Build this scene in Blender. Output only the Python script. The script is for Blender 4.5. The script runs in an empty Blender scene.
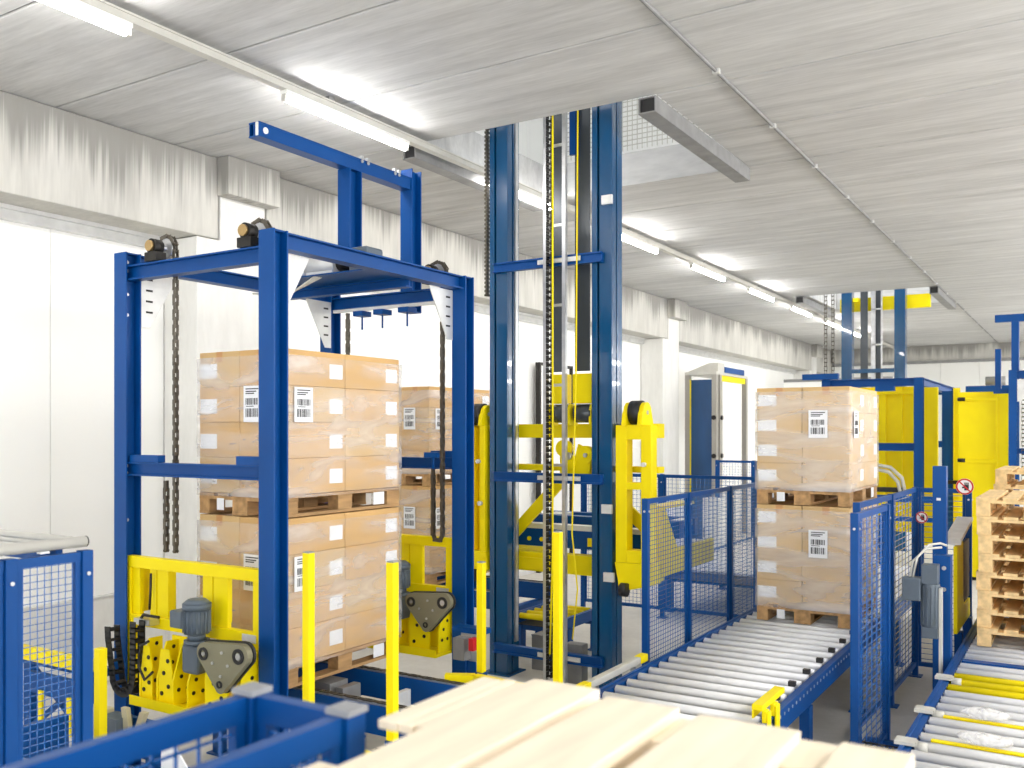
import bpy, math, random
from mathutils import Vector, Matrix
random.seed(7)
C = bpy.context.scene.collection
PI = math.pi

# ------------------------------------------------------------------ materials
def srgb(r, g, b):
    def l(c):
        c /= 255.0
        return c/12.92 if c <= .04045 else ((c+.055)/1.055)**2.4
    return (l(r), l(g), l(b), 1)

def mat(name, col, rough=.5, metal=0., noise=0., nscale=(8, 8, 8), bump=0., spec=.5, coat=0.):
    m = bpy.data.materials.new(name); m.use_nodes = True
    nt = m.node_tree; b = nt.nodes['Principled BSDF']
    b.inputs['Base Color'].default_value = col
    b.inputs['Roughness'].default_value = rough
    b.inputs['Metallic'].default_value = metal
    b.inputs['Specular IOR Level'].default_value = spec
    b.inputs['Coat Weight'].default_value = coat
    if noise or bump:
        tc = nt.nodes.new('ShaderNodeTexCoord'); mp = nt.nodes.new('ShaderNodeMapping')
        mp.inputs['Scale'].default_value = nscale
        n = nt.nodes.new('ShaderNodeTexNoise'); n.inputs['Scale'].default_value = 1; n.inputs['Detail'].default_value = 5
        nt.links.new(tc.outputs['Object'], mp.inputs[0]); nt.links.new(mp.outputs[0], n.inputs[0])
        if noise:
            r = nt.nodes.new('ShaderNodeValToRGB')
            r.color_ramp.elements[0].position = .3; r.color_ramp.elements[1].position = .7
            k = 1-noise
            r.color_ramp.elements[0].color = (col[0]*k, col[1]*k, col[2]*k, 1)
            k = 1+noise*.5
            r.color_ramp.elements[1].color = (min(col[0]*k, 1), min(col[1]*k, 1), min(col[2]*k, 1), 1)
            nt.links.new(n.outputs[0], r.inputs[0]); nt.links.new(r.outputs[0], b.inputs['Base Color'])
        if bump:
            bp = nt.nodes.new('ShaderNodeBump'); bp.inputs['Strength'].default_value = bump; bp.inputs['Distance'].default_value = .01
            nt.links.new(n.outputs[0], bp.inputs['Height']); nt.links.new(bp.outputs[0], b.inputs['Normal'])
    return m

def concrete(name, c0, c1, stretch, fine, p0=.36, p1=.58, stain=None):
    """cast concrete: broad clouds, long streaks along the cast direction and fine grain"""
    m = bpy.data.materials.new(name); m.use_nodes = True
    nt = m.node_tree; b = nt.nodes['Principled BSDF']; b.inputs['Roughness'].default_value = .8
    b.inputs['Specular IOR Level'].default_value = .25
    tc = nt.nodes.new('ShaderNodeTexCoord')
    def nz(scale, det):
        mp = nt.nodes.new('ShaderNodeMapping'); mp.inputs['Scale'].default_value = scale
        n = nt.nodes.new('ShaderNodeTexNoise'); n.inputs['Scale'].default_value = 1; n.inputs['Detail'].default_value = det
        n.inputs['Roughness'].default_value = .65
        nt.links.new(tc.outputs['Object'], mp.inputs[0]); nt.links.new(mp.outputs[0], n.inputs[0])
        return n.outputs[0]
    a, s, f = nz((.35, .5, .5), 3), nz(stretch, 5), nz(fine, 6)
    def mth(op, x, y):
        n = nt.nodes.new('ShaderNodeMath'); n.operation = op
        for i, v in enumerate((x, y)):
            if isinstance(v, (int, float)): n.inputs[i].default_value = v
            else: nt.links.new(v, n.inputs[i])
        return n.outputs[0]
    t = mth('ADD', mth('MULTIPLY', a, .25), mth('ADD', mth('MULTIPLY', s, .5), mth('MULTIPLY', f, .25)))
    r = nt.nodes.new('ShaderNodeValToRGB')
    r.color_ramp.elements[0].position = p0; r.color_ramp.elements[0].color = c0
    r.color_ramp.elements[1].position = p1; r.color_ramp.elements[1].color = c1
    nt.links.new(t, r.inputs[0]); nt.links.new(r.outputs[0], b.inputs['Base Color'])
    if stain:                                   # old water runs that start at the top edge and end at ragged heights
        sx = nt.nodes.new('ShaderNodeSeparateXYZ'); nt.links.new(tc.outputs['Object'], sx.inputs[0])
        z = mth('DIVIDE', mth('SUBTRACT', sx.outputs[2], stain[0]), stain[1]-stain[0])
        e = mth('ADD', z, mth('ADD', mth('MULTIPLY', mth('SUBTRACT', nz((1.2, 1.2, .15), 2), .5), 2.2), mth('MULTIPLY', mth('SUBTRACT', nz((9, 22, .25), 4), .5), 1.6)))
        q = nt.nodes.new('ShaderNodeMapRange'); q.interpolation_type = 'SMOOTHSTEP'
        q.inputs[1].default_value = .25; q.inputs[2].default_value = 1.0; q.inputs[3].default_value = 0; q.inputs[4].default_value = .85
        nt.links.new(e, q.inputs[0])
        mx = nt.nodes.new('ShaderNodeMix'); mx.data_type = 'RGBA'; mx.inputs[7].default_value = srgb(128, 126, 122)
        nt.links.new(q.outputs[0], mx.inputs[0]); nt.links.new(r.outputs[0], mx.inputs[6]); nt.links.new(mx.outputs[2], b.inputs['Base Color'])
    bp = nt.nodes.new('ShaderNodeBump'); bp.inputs['Strength'].default_value = .15; bp.inputs['Distance'].default_value = .01
    nt.links.new(t, bp.inputs['Height']); nt.links.new(bp.outputs[0], b.inputs['Normal'])
    return m

BLUE = mat('blue_paint', srgb(0, 72, 142), .42, noise=.12, nscale=(3, 3, 1.5), spec=.25)
WIRE = mat('blue_wire_gloss', srgb(10, 96, 176), .22, spec=.9, coat=.5)
MASTBLUE = mat('mast_blue_gloss', srgb(0, 74, 120), .2, noise=.12, nscale=(3, 3, .8), coat=.6)
YEL = mat('yellow_paint', srgb(255, 230, 0), .45, noise=.05, nscale=(4, 4, 4), spec=.25)
STEEL = mat('bright_steel', srgb(205, 206, 208), .32, .75, noise=.15, nscale=(10, 10, 10))
ROLL = mat('zinc_roller', srgb(247, 247, 248), .4, .03, noise=.08, nscale=(2, 20, 20))
GALV = mat('galvanised_plate', srgb(222, 222, 220), .45, .3, noise=.1, nscale=(9, 9, 9))
DARK = mat('dark_steel', srgb(52, 50, 48), .45, .6, noise=.2, nscale=(30, 30, 30))
CHAIN = mat('oiled_chain', srgb(104, 98, 88), .35, .6, noise=.2, nscale=(40, 40, 40))
BLACK = mat('black_plastic', srgb(30, 30, 32), .5)
BELT = mat('grey_belt', srgb(74, 80, 86), .25, .2, noise=.15, nscale=(4, 4, 1))
MOTOR = mat('motor_grey', srgb(92, 104, 116), .45, noise=.12, nscale=(9, 9, 9))
OLIVE = mat('cover_grey', srgb(140, 136, 112), .45, .2, noise=.08, nscale=(9, 9, 9))
ALU = mat('aluminium_profile', srgb(172, 168, 160), .4, .3)
GREY = mat('light_grey_tube', srgb(206, 204, 196), .45, .1, noise=.06)
GROUT = mat('dark_joint', srgb(96, 96, 96), .9)
MIDG = mat('steel_beam_grey', srgb(150, 150, 150), .55, .4, noise=.2, nscale=(6, 6, 6))
WHITE = mat('white_sheet', srgb(244, 244, 240), .5, noise=.02)
PANEL = mat('white_wall_panel', srgb(252, 252, 249), .55, noise=.02, nscale=(1, 1, 1))
JOINT = mat('panel_joint', srgb(196, 196, 192), .7)
PAPER = mat('white_label', srgb(244, 245, 248), .6)
INK = mat('printed_ink', srgb(40, 40, 44), .7)
RED = mat('sign_red', srgb(200, 26, 34), .5)
ORANGE = mat('reflector_orange', srgb(214, 84, 30), .4)
CLEARC = mat('curtain_blue', srgb(26, 74, 124), .3, noise=.25, nscale=(3, 3, .7))
CAPG = mat('post_cap_grey', srgb(150, 152, 156), .55)
GOLD = mat('brass_cap', srgb(190, 160, 110), .35, .8)
BEIGE = mat('beige_box', srgb(206, 196, 160), .6)
CARD = mat('cardboard', srgb(214, 173, 114), .75, noise=.10, nscale=(1.2, 1.2, 9), bump=.05)
CARD_B = mat('cardboard_pale', srgb(214, 180, 126), .75, noise=.08, nscale=(1.2, 1.2, 9), bump=.05)
TAPE = mat('brown_tape', srgb(196, 146, 92), .35)
WOOD = mat('pallet_pine', srgb(240, 206, 150), .75, noise=.22, nscale=(22, 3, 22), bump=.2)
WOODOLD = mat('pallet_worn', srgb(190, 150, 102), .8, noise=.35, nscale=(20, 3, 20), bump=.3)
WOODPALE = mat('pallet_fresh_pine', srgb(250, 236, 212), .75, noise=.10, nscale=(26, 2.5, 26), bump=.15)
CONC_C = concrete('ceiling_concrete', srgb(160, 160, 160), srgb(218, 218, 217), (.5, 6, 2), (4, 36, 20), .28, .66)
CONC_B = concrete('beam_concrete', srgb(174, 172, 166), srgb(214, 212, 205), (2, 3, .5), (8, 26, 2), .30, .64, (4.45, 5.0))
CONC_P = concrete('column_concrete', srgb(214, 213, 208), srgb(240, 239, 235), (2, 2, .5), (9, 9, 3), .3, .62)
FLOORM = concrete('floor_concrete', srgb(198, 194, 186), srgb(230, 227, 220), (.8, .8, 1), (9, 9, 9), .3, .64)

def emit(name, col, st):
    m = bpy.data.materials.new(name); m.use_nodes = True
    nt = m.node_tree; nt.nodes.clear()
    e = nt.nodes.new('ShaderNodeEmission'); o = nt.nodes.new('ShaderNodeOutputMaterial')
    e.inputs[0].default_value = col; e.inputs[1].default_value = st
    nt.links.new(e.outputs[0], o.inputs[0]); return m
TUBE = emit('lamp_tube', (1, .98, .95, 1), 45)

def film_mat(name, lo, hi, scale):
    m = bpy.data.materials.new(name); m.use_nodes = True
    nt = m.node_tree; b = nt.nodes['Principled BSDF']; out = nt.nodes['Material Output']
    b.inputs['Base Color'].default_value = (.93, .93, .95, 1); b.inputs['Roughness'].default_value = .16
    tr = nt.nodes.new('ShaderNodeBsdfTransparent'); mx = nt.nodes.new('ShaderNodeMixShader')
    tc = nt.nodes.new('ShaderNodeTexCoord'); mp = nt.nodes.new('ShaderNodeMapping'); mp.inputs['Scale'].default_value = scale
    n = nt.nodes.new('ShaderNodeTexNoise'); n.inputs['Scale'].default_value = 1; n.inputs['Detail'].default_value = 4
    n.inputs['Distortion'].default_value = .6
    mr = nt.nodes.new('ShaderNodeMapRange'); mr.inputs[1].default_value = .35; mr.inputs[2].default_value = .7
    mr.inputs[3].default_value = lo; mr.inputs[4].default_value = hi
    nt.links.new(tc.outputs['Object'], mp.inputs[0]); nt.links.new(mp.outputs[0], n.inputs[0]); nt.links.new(n.outputs[0], mr.inputs[0])
    bp = nt.nodes.new('ShaderNodeBump'); bp.inputs['Strength'].default_value = .5; bp.inputs['Distance'].default_value = .02
    nt.links.new(n.outputs[0], bp.inputs['Height']); nt.links.new(bp.outputs[0], b.inputs['Normal'])
    nt.links.new(mr.outputs[0], mx.inputs[0]); nt.links.new(tr.outputs[0], mx.inputs[1]); nt.links.new(b.outputs[0], mx.inputs[2])
    nt.links.new(mx.outputs[0], out.inputs[0])
    return m
FILM = film_mat('stretch_film', .05, .48, (1.3, 1.3, 6))
FILM_H = film_mat('stretch_film_thick', .10, .55, (1.2, 1.2, 5))
SCRAP = film_mat('loose_film', .25, .7, (18, 18, 18))

# ------------------------------------------------------------------ mesh building
class MB:
    def __init__(s): s.v, s.f, s.sm, s.mi, s.cur = [], [], [], [], 0
    def face(s, idx, smooth=False): s.f.append(idx); s.sm.append(smooth); s.mi.append(s.cur)
    def hexa(s, p):
        b = len(s.v); s.v += [tuple(q) for q in p]
        for q in ((0, 3, 2, 1), (4, 5, 6, 7), (0, 1, 5, 4), (1, 2, 6, 5), (2, 3, 7, 6), (3, 0, 4, 7)): s.face([b+i for i in q])
        return s
    def box(s, x0, x1, y0, y1, z0, z1):
        return s.hexa([(x0, y0, z0), (x1, y0, z0), (x1, y1, z0), (x0, y1, z0), (x0, y0, z1), (x1, y0, z1), (x1, y1, z1), (x0, y1, z1)])
    def cbox(s, c, d): return s.box(c[0]-d[0]/2, c[0]+d[0]/2, c[1]-d[1]/2, c[1]+d[1]/2, c[2]-d[2]/2, c[2]+d[2]/2)
    def bar(s, p0, p1, w, h, up=(0, 0, 1)):
        p0, p1 = Vector(p0), Vector(p1); d = (p1-p0).normalized(); up = Vector(up)
        if abs(d.dot(up)) > .98: up = Vector((0, 1, 0))
        a = d.cross(up).normalized(); u = a.cross(d).normalized(); a *= w/2; u *= h/2
        return s.hexa([p0-a-u, p1-a-u, p1+a-u, p0+a-u, p0-a+u, p1-a+u, p1+a+u, p0+a+u])
    def cyl(s, p0, p1, r, n=16, r1=None):
        p0, p1 = Vector(p0), Vector(p1); d = (p1-p0).normalized(); r1 = r if r1 is None else r1
        a = d.orthogonal().normalized(); c = d.cross(a); b = len(s.v)
        for p, q in ((p0, r), (p1, r1)):
            for i in range(n):
                t = 2*PI*i/n; s.v.append(tuple(p+(a*math.cos(t)+c*math.sin(t))*q))
        for i in range(n):
            j = (i+1) % n; s.face([b+i, b+j, b+n+j, b+n+i], True)
        s.face([b+i for i in range(n)][::-1]); s.face([b+n+i for i in range(n)])
        return s
    def tube(s, pts, r, n=8):
        pts = [Vector(p) for p in pts]; b = len(s.v); a = None
        for k, p in enumerate(pts):
            d = (pts[min(k+1, len(pts)-1)]-pts[max(k-1, 0)]).normalized()
            a = d.orthogonal().normalized() if a is None else (a-d*a.dot(d)).normalized()
            c = d.cross(a)
            for i in range(n):
                t = 2*PI*i/n; s.v.append(tuple(p+(a*math.cos(t)+c*math.sin(t))*r))
        for k in range(len(pts)-1):
            for i in range(n):
                j = (i+1) % n; s.face([b+k*n+i, b+k*n+j, b+(k+1)*n+j, b+(k+1)*n+i], True)
        s.face([b+i for i in range(n)][::-1]); e = b+(len(pts)-1)*n; s.face([e+i for i in range(n)])
        return s
    def prism(s, poly, ax, a, b):
        """poly: 2-D outline in the plane across axis ax, extruded from a to b"""
        n = len(poly); o = len(s.v)
        for t in (a, b):
            for (p, q) in poly: s.v.append({'x': (t, p, q), 'y': (p, t, q), 'z': (p, q, t)}[ax])
        for i in range(n):
            j = (i+1) % n; s.face([o+i, o+j, o+n+j, o+n+i])
        s.face([o+i for i in range(n)][::-1]); s.face([o+n+i for i in range(n)])
        return s
    def ring(s, c, ax, r0, r1, t, n=24):
        """flat washer of thickness t round axis ax"""
        o = len(s.v)
        for h in (-t/2, t/2):
            for r in (r0, r1):
                for i in range(n):
                    p, q = r*math.cos(2*PI*i/n), r*math.sin(2*PI*i/n)
                    s.v.append({'x': (c[0]+h, c[1]+p, c[2]+q), 'y': (c[0]+p, c[1]+h, c[2]+q), 'z': (c[0]+p, c[1]+q, c[2]+h)}[ax])
        for i in range(n):
            j = (i+1) % n
            for x, y, sm in ((0, n, 0), (n, 3*n, 1), (3*n, 2*n, 0), (2*n, 0, 1)): s.face([o+x+i, o+x+j, o+y+j, o+y+i], bool(sm))
        return s
    def hpost(s, x0, x1, y0, y1, z0, z1, t=.012):
        """H-section post, flanges facing front and back"""
        xm = (x0+x1)/2
        s.box(x0, x1, y0, y0+t, z0, z1); s.box(x0, x1, y1-t, y1, z0, z1); s.box(xm-t/2, xm+t/2, y0+t, y1-t, z0, z1)
        return s
    def ibeam(s, p0, p1, w, h, t=.01):
        """I-section beam between two points (centre line); w flange width, h height"""
        p0, p1 = Vector(p0), Vector(p1); u = Vector((0, 0, h/2-t/2))
        s.bar(p0+u, p1+u, w, t); s.bar(p0-u, p1-u, w, t); s.bar(p0, p1, t, h-2*t)
        return s
    def build(s, name, m, parent=None, bevel=0.):
        me = bpy.data.meshes.new(name); off = Vector((0, 0, 0)) if parent is None else root_loc(parent)
        me.from_pydata([tuple(Vector(p)-off) for p in s.v], [], s.f)
        for mm in (m if isinstance(m, (list, tuple)) else [m]): me.materials.append(mm)
        me.polygons.foreach_set('use_smooth', s.sm); me.polygons.foreach_set('material_index', s.mi)
        me.validate(); me.update()
        o = bpy.data.objects.new(name, me); C.objects.link(o)
        if parent is not None: o.parent = parent
        if bevel:
            b = o.modifiers.new('edge', 'BEVEL'); b.width = bevel; b.segments = 2; b.limit_method = 'ANGLE'
            b.harden_normals = False
        return o

def root_loc(o):
    while o.parent is not None: o = o.parent
    return Vector(o.location)

def tag(o, label=None, cat=None, group=None, kind=None):
    if label: o['label'] = label
    if cat: o['category'] = cat
    if group: o['group'] = group
    if kind: o['kind'] = kind
    return o

def thing(name, label, cat, loc, group=None):
    o = bpy.data.objects.new(name, None); C.objects.link(o); o.location = loc; o.empty_display_size = .2
    return tag(o, label, cat, group)

def solo(name, mb, m, label, cat, loc, group=None, bevel=0.):
    """a thing that is one mesh, its origin at loc"""
    mb.v = [tuple(Vector(p)-Vector(loc)) for p in mb.v]
    o = mb.build(name, m, None, bevel); o.location = loc
    return tag(o, label, cat, group)

def struct(name, mb, m, bevel=0.):
    return tag(mb.build(name, m, None, bevel), kind='structure')

def copy_tree(o, parent=None):
    c = o.copy(); C.objects.link(c); c.parent = parent
    for ch in o.children: copy_tree(ch, c)
    return c

def copy_thing(o, loc, label, group=None):
    c = copy_tree(o); c.location = loc; c['label'] = label
    if group: c['group'] = group
    return c

def chain_mesh(path, pitch=.05, w=.026, h=.036, axis=(1, 0, 0)):
    """roller chain along a polyline: alternating inner and outer plates on pins; axis is the pin direction"""
    pts = [Vector(p) for p in path]; seg = []
    for a, b in zip(pts[:-1], pts[1:]): seg.append((a, b, (b-a).length))
    L = sum(x[2] for x in seg); n = max(2, int(L/pitch)); P = []
    for k in range(n+1):
        d = L*k/n
        for a, b, l in seg:
            if d <= l+1e-6: P.append(a+(b-a)*(d/l)); break
            d -= l
    ax = Vector(axis).normalized(); m = MB()
    for k in range(len(P)-1):
        o = w/2 if k % 2 else w/2-.006
        dv = (P[k+1]-P[k]).normalized()*.012
        for sg in (-1, 1):
            q0, q1 = P[k]-dv+ax*o*sg, P[k+1]+dv+ax*o*sg
            side = dv.cross(ax).normalized()
            m.bar(q0, q1, .005, h, up=side)
        m.cyl(P[k]-ax*(w/2+.004), P[k]+ax*(w/2+.004), .010, 6)
    return m

def arc(c, r, a0, a1, n, plane):
    out = []
    for i in range(n+1):
        t = a0+(a1-a0)*i/n; p, q = r*math.cos(t), r*math.sin(t)
        out.append({'xz': (c[0]+p, c[1], c[2]+q), 'yz': (c[0], c[1]+p, c[2]+q)}[plane])
    return out

# ------------------------------------------------------------------ the hall
CZ = 5.0                                    # underside of the ceiling slabs
S0, SP = 6.93, 1.185                        # slab joints
OX0, OX1, OY0, OY1 = -5.32, -2.95, S0, S0+2*SP
R0X, R1X, R0Y, R1Y = -4.75, -2.55, S0+10*SP, S0+12*SP   # second opening, far down the hall
struct('floor', MB().box(-9, 10, -7, 33, -.1, 0), FLOORM)
cm = MB()
for k in range(-12, 23):
    y0, y1 = S0+k*SP+.010, S0+(k+1)*SP-.010
    holes = []
    if k in (0, 1): holes = [(OX0, OX1)]
    if k in (10, 11): holes = [(R0X, R1X)]
    xs = [-7.8] + [v for h in holes for v in h] + [10]
    for a in range(0, len(xs), 2): cm.box(xs[a], xs[a+1], y0, y1, CZ, CZ+.36)
struct('ceiling', cm, CONC_C, .008)
jm = MB()                                   # grout strip filling the joints from above
for k in range(-12, 24):
    y = S0+k*SP
    x0 = [(-7.8, 10)]
    if k in (0, 1, 2): x0 = [(-7.8, OX0), (OX1, 10)]
    if k in (10, 11, 12): x0 = [(-7.8, R0X), (R1X, 10)]
    for a, b in x0: jm.box(a, b, y-.009, y+.009, CZ+.015, CZ+.36)
struct('trim_1', jm, GROUT)

# left side: sandwich-panel wall set back behind concrete columns and edge beams
w = MB(); jn = MB()
for k in range(34):
    y0 = -7+k*1.18; w.box(-7.95, -7.78, y0+.004, y0+1.176, .28, 4.1)
struct('wall_left', w, PANEL)
struct('wall_left_core', MB().box(-8.0, -7.796, -7, 33, 0, 5.3), JOINT)
lt = MB(); lt.box(-7.79, -7.7, -7, 33, 4.085, 4.2); lt.box(-7.79, -7.66, -7, 33, 4.165, 4.2)
struct('trim_2', lt, GALV)
struct('baseboard_left', MB().box(-7.8, -7.69, -7, 33, 0, .77), CONC_P, .01)
struct('trim_4', MB().box(-7.8, -7.685, -7, 33, .7705, .79), GALV)
cols = [5.98-11.5, 5.98, 17.45, 28.95]
for i, y in enumerate(cols):
    m = MB()
    m.prism([(y, 0), (y+.87, 0), (y+.87, CZ-.001), (y+.29, CZ-.001), (y+.29, 4.19), (y, 4.19)], 'x', -7.77, -7.29)
    struct('column_%d' % (i+1), m, CONC_P, .012)
    struct('column_capital_%d' % (i+1), MB().box(-7.289, -7.12, y+.24, y+.92, 4.62, CZ-.002), CONC_B, .01)
for i in range(4):
    y0 = cols[i]+.90; y1 = cols[i+1]+.265 if i < 3 else 33
    if i == 3: y1 = 32
    m = MB().prism([(-7.77, 4.2), (-7.30, 4.2), (-7.29, CZ-.003), (-7.77, CZ-.003)], 'y', y0, y1)
    struct('beam_%d' % (i+1), m, CONC_B, .01)

# far end wall
w = MB()
for k in range(16):
    x0 = -7.3+k*1.1; w.box(x0+.004, x0+1.096, 32, 32.15, 0, 4.55)
struct('wall_far', w, PANEL)
struct('wall_far_core', MB().box(-7.8, 10.2, 32.14, 32.3, 0, 5.3), JOINT)
struct('beam_6', MB().box(-7.2, 10, 31.6, 32, 4.55, CZ-.003), CONC_B)
struct('trim_3', MB().box(-7.2, 10, 31.5, 31.58, 4.44, 4.53), MIDG)

# small upright steel column foot, wall door frame behind the mast
d = MB(); d.box(-7.7, -7.62, 13.1, 13.15, 0, 3.40); d.box(-7.7, -7.62, 14.2, 14.25, 0, 3.40); d.box(-7.7, -7.62, 13.1, 14.25, 3.40, 3.44)
struct('door_1_frame', d, DARK)
struct('door_1', MB().box(-7.74, -7.66, 13.16, 14.19, .01, 3.39), PANEL)

# ------------------------------------------------------------------ ceiling lights, conduit, hung beams
lr = MB(); lr.box(-5.235, -5.165, -4, 31, 4.90, 4.95)
lr.box(-5.245, -5.155, -4, 31, 4.945, 4.958)
t = thing('light_track', 'long white steel light track under the ceiling carrying the lamp tubes', 'light track', (-5.2, 10, 4.9))
lr.build('rail_channel', GREY, t)
hg = MB()
for k in range(12): hg.box(-5.22, -5.18, -3+k*2.85, -2.94+k*2.85, 4.958, 4.998)
hg.build('hanger', MIDG, t)
def lamp(y, label):
    t = thing('ceiling_tube_lamp', label, 'lamp', (-5.2, y, 4.83), 'tube lamps on the light track')
    m = MB(); m.box(-5.235, -5.165, y, y+1.5, 4.868, 4.898); m.build('housing', WHITE, t)
    m = MB(); m.cyl((-5.2, y+.03, 4.846), (-5.2, y+1.47, 4.846), .033, 10); m.build('tube', TUBE, t)
    m = MB()
    for yy in (y, y+1.47): m.box(-5.222, -5.178, yy, yy+.03, 4.818, 4.868)
    m.build('end_cap', GREY, t)
names = ['glowing tube lamp nearest the camera, cut by the top edge of the photo',
         'long glowing tube lamp above the blue overhead arm of the left frame',
         'glowing tube lamp seen between the two columns of the tall mast',
         'glowing tube lamp just right of the tall mast\'s right column',
         'second glowing tube lamp to the right of the tall mast',
         'third glowing tube lamp to the right of the tall mast',
         'fourth small glowing tube lamp right of the mast, before the far mast',
         'tiny glowing tube lamp seen between the columns of the far mast',
         'tiny glowing tube lamp at the far end of the light track']
for k, nm in enumerate(names): lamp(2.24+k*2.83, nm)

cd = MB(); cd.cyl((-2.36, -4, 4.982), (-2.36, 31.4, 4.982), .014, 8)
t = thing('conduit', 'thin straight grey conduit running along the ceiling above the conveyors', 'conduit', (-2.36, 10, 4.97))
cd.build('pipe', MIDG, t)
cl = MB()
for k in range(24): cl.box(-2.385, -2.335, -3.5+k*1.45, -3.46+k*1.45, 4.965, 4.999)
cl.build('clip', GALV, t)

def hung_beam(x, y0, y1, label):
    t = thing('hung_steel_beam', label, 'steel beam', (x, y0, 4.86), 'steel beams edging the ceiling openings')
    m = MB(); z0, z1, q = 4.86, 4.99, .01
    m.box(x-.075, x+.075, y0, y1, z0, z0+q); m.box(x-.075, x+.075, y0, y1, z1-q, z1)
    m.box(x-.075, x-.075+q, y0, y1, z0+q, z1-q); m.box(x+.075-q, x+.075, y0, y1, z0+q, z1-q)
    m.build('box_section', MIDG, t)
    m = MB(); m.box(x-.06, x+.06, y0+.02, y0+.03, z0+q+.002, z1-q-.002); m.build('end_plate', BLACK, t)
hung_beam(-3.02, OY0-.03, OY1+.02, 'grey box-section beam hung at the right edge of the nearer ceiling opening')
hung_beam(-5.42, OY0-.05, OY1, 'grey box-section beam at the left edge of the nearer ceiling opening')
hung_beam(-2.45, R0Y-.1, R1Y+.2, 'dark grey hung beam at the right edge of the far ceiling opening')
hung_beam(-4.9, R0Y-.1, R1Y+.2, 'dark grey hung beam at the left edge of the far ceiling opening')

# upper storey just seen through the opening: a mesh guard and a white wall
def wire_grid(m, p, u, v, nu, nv, lu, lv, r):
    """wires in the plane spanned by u (length lu) and v (length lv) from p"""
    p, u, v = Vector(p), Vector(u), Vector(v)
    for i in range(1, nu): m.bar(p+u*(lu*i/nu), p+u*(lu*i/nu)+v*lv, r, r)
    for j in range(1, nv): m.bar(p+v*(lv*j/nv), p+v*(lv*j/nv)+u*lu, r, r)
t = thing('upper_guard', 'white mesh guard of the upper floor seen through the ceiling opening', 'guard fence', (-3, OY1+.1, CZ+.37))
m = MB(); wire_grid(m, (-5.3, OY1+.12, CZ+.42), (1, 0, 0), (0, 0, 1), 44, 24, 2.6, 1.3, .009); m.build('wire_mesh', GREY, t)
m = MB(); m.box(-5.3, -5.26, OY1+.1, OY1+.14, CZ+.362, CZ+1.8); m.box(-2.7, -2.66, OY1+.1, OY1+.14, CZ+.362, CZ+1.8); m.box(-5.26, -2.7, OY1+.1, OY1+.14, CZ+1.72, CZ+1.76)
m.build('guard_frame', GREY, t)
struct('ceiling_upper', MB().box(-8, 3, 1, 13.2, 8.5, 8.6), PANEL)
struct('wall_upper_left', MB().box(-7.9, -7.8, 1, 13, CZ+.37, 8.5), PANEL)
struct('wall_upper', MB().box(-7.8, 2, 13, 13.1, CZ+.37, CZ+4), PANEL)

# ------------------------------------------------------------------ pallets and wrapped loads
def pallet_root(name, label, loc, wood, group, e=0.):
    """four-way pallet 0.8 wide (x) by 1.2 long (y), base at loc = lower-left-front corner centre"""
    x, y, z = loc
    t = thing(name, label, 'pallet', (x+.4, y+.6, z), group)
    for x0, wd in ((0, .1), (.3275, .145), (.7, .1)):
        m = MB().box(x+x0, x+x0+wd, y, y+1.2, z, z+.022); m.build('bottom_board', wood, t, .002)
    for y0 in (0, .5275, 1.055):
        for x0, wd in ((0, .1), (.3275, .145), (.7, .1)):
            m = MB().box(x+x0+.001, x+x0+wd-.001, y+y0+.002, y+y0+.143, z+.0222, z+.0998+e); m.build('block', wood, t, .002)
        m = MB().box(x, x+.8, y+y0, y+y0+.145, z+.1+e, z+.122+e); m.build('stringer_board', wood, t, .002)
    for x0, wd in ((0, .145), (.187, .1), (.3275, .145), (.513, .1), (.655, .145)):
        m = MB().box(x+x0, x+x0+wd, y, y+1.2, z+.1222+e, z+.144+e); m.build('deck_board', wood, t, .002)
    return t

def pallet_at(proto, loc, label, group):
    return copy_thing(proto, (loc[0]+.4, loc[1]+.6, loc[2]), label, group)

def barcode(m, face, c, wdt, hgt):
    """print on a shipping label: text lines over bars; face 'y' or 'x', c = centre on the label face"""
    rnd = random.Random(int(abs(c[0]*1000))+int(abs(c[2]*100)))
    def dab(u0, u1, v0, v1):
        if face == 'y': m.box(c[0]+u0, c[0]+u1, c[1]-.0008, c[1], c[2]+v0, c[2]+v1)
        else: m.box(c[0], c[0]+.0008, c[1]+u0, c[1]+u1, c[2]+v0, c[2]+v1)
    W, Hh = wdt/2, hgt/2
    for k, v in enumerate((.80, .66, .55)): dab(-W*.75, W*(.75-.25*k), Hh*v, Hh*(v+.06))
    for r0, r1 in ((-.05, .32), (-.72, -.25)):
        u = -W*.75
        while u < W*.72:
            b = rnd.choice((.004, .006, .010)); dab(u, min(u+b, W*.75), Hh*r0, Hh*r1); u += b+rnd.choice((.004, .007))
    dab(-W*.7, W*.2, -Hh*.15, -Hh*.11)

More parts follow.
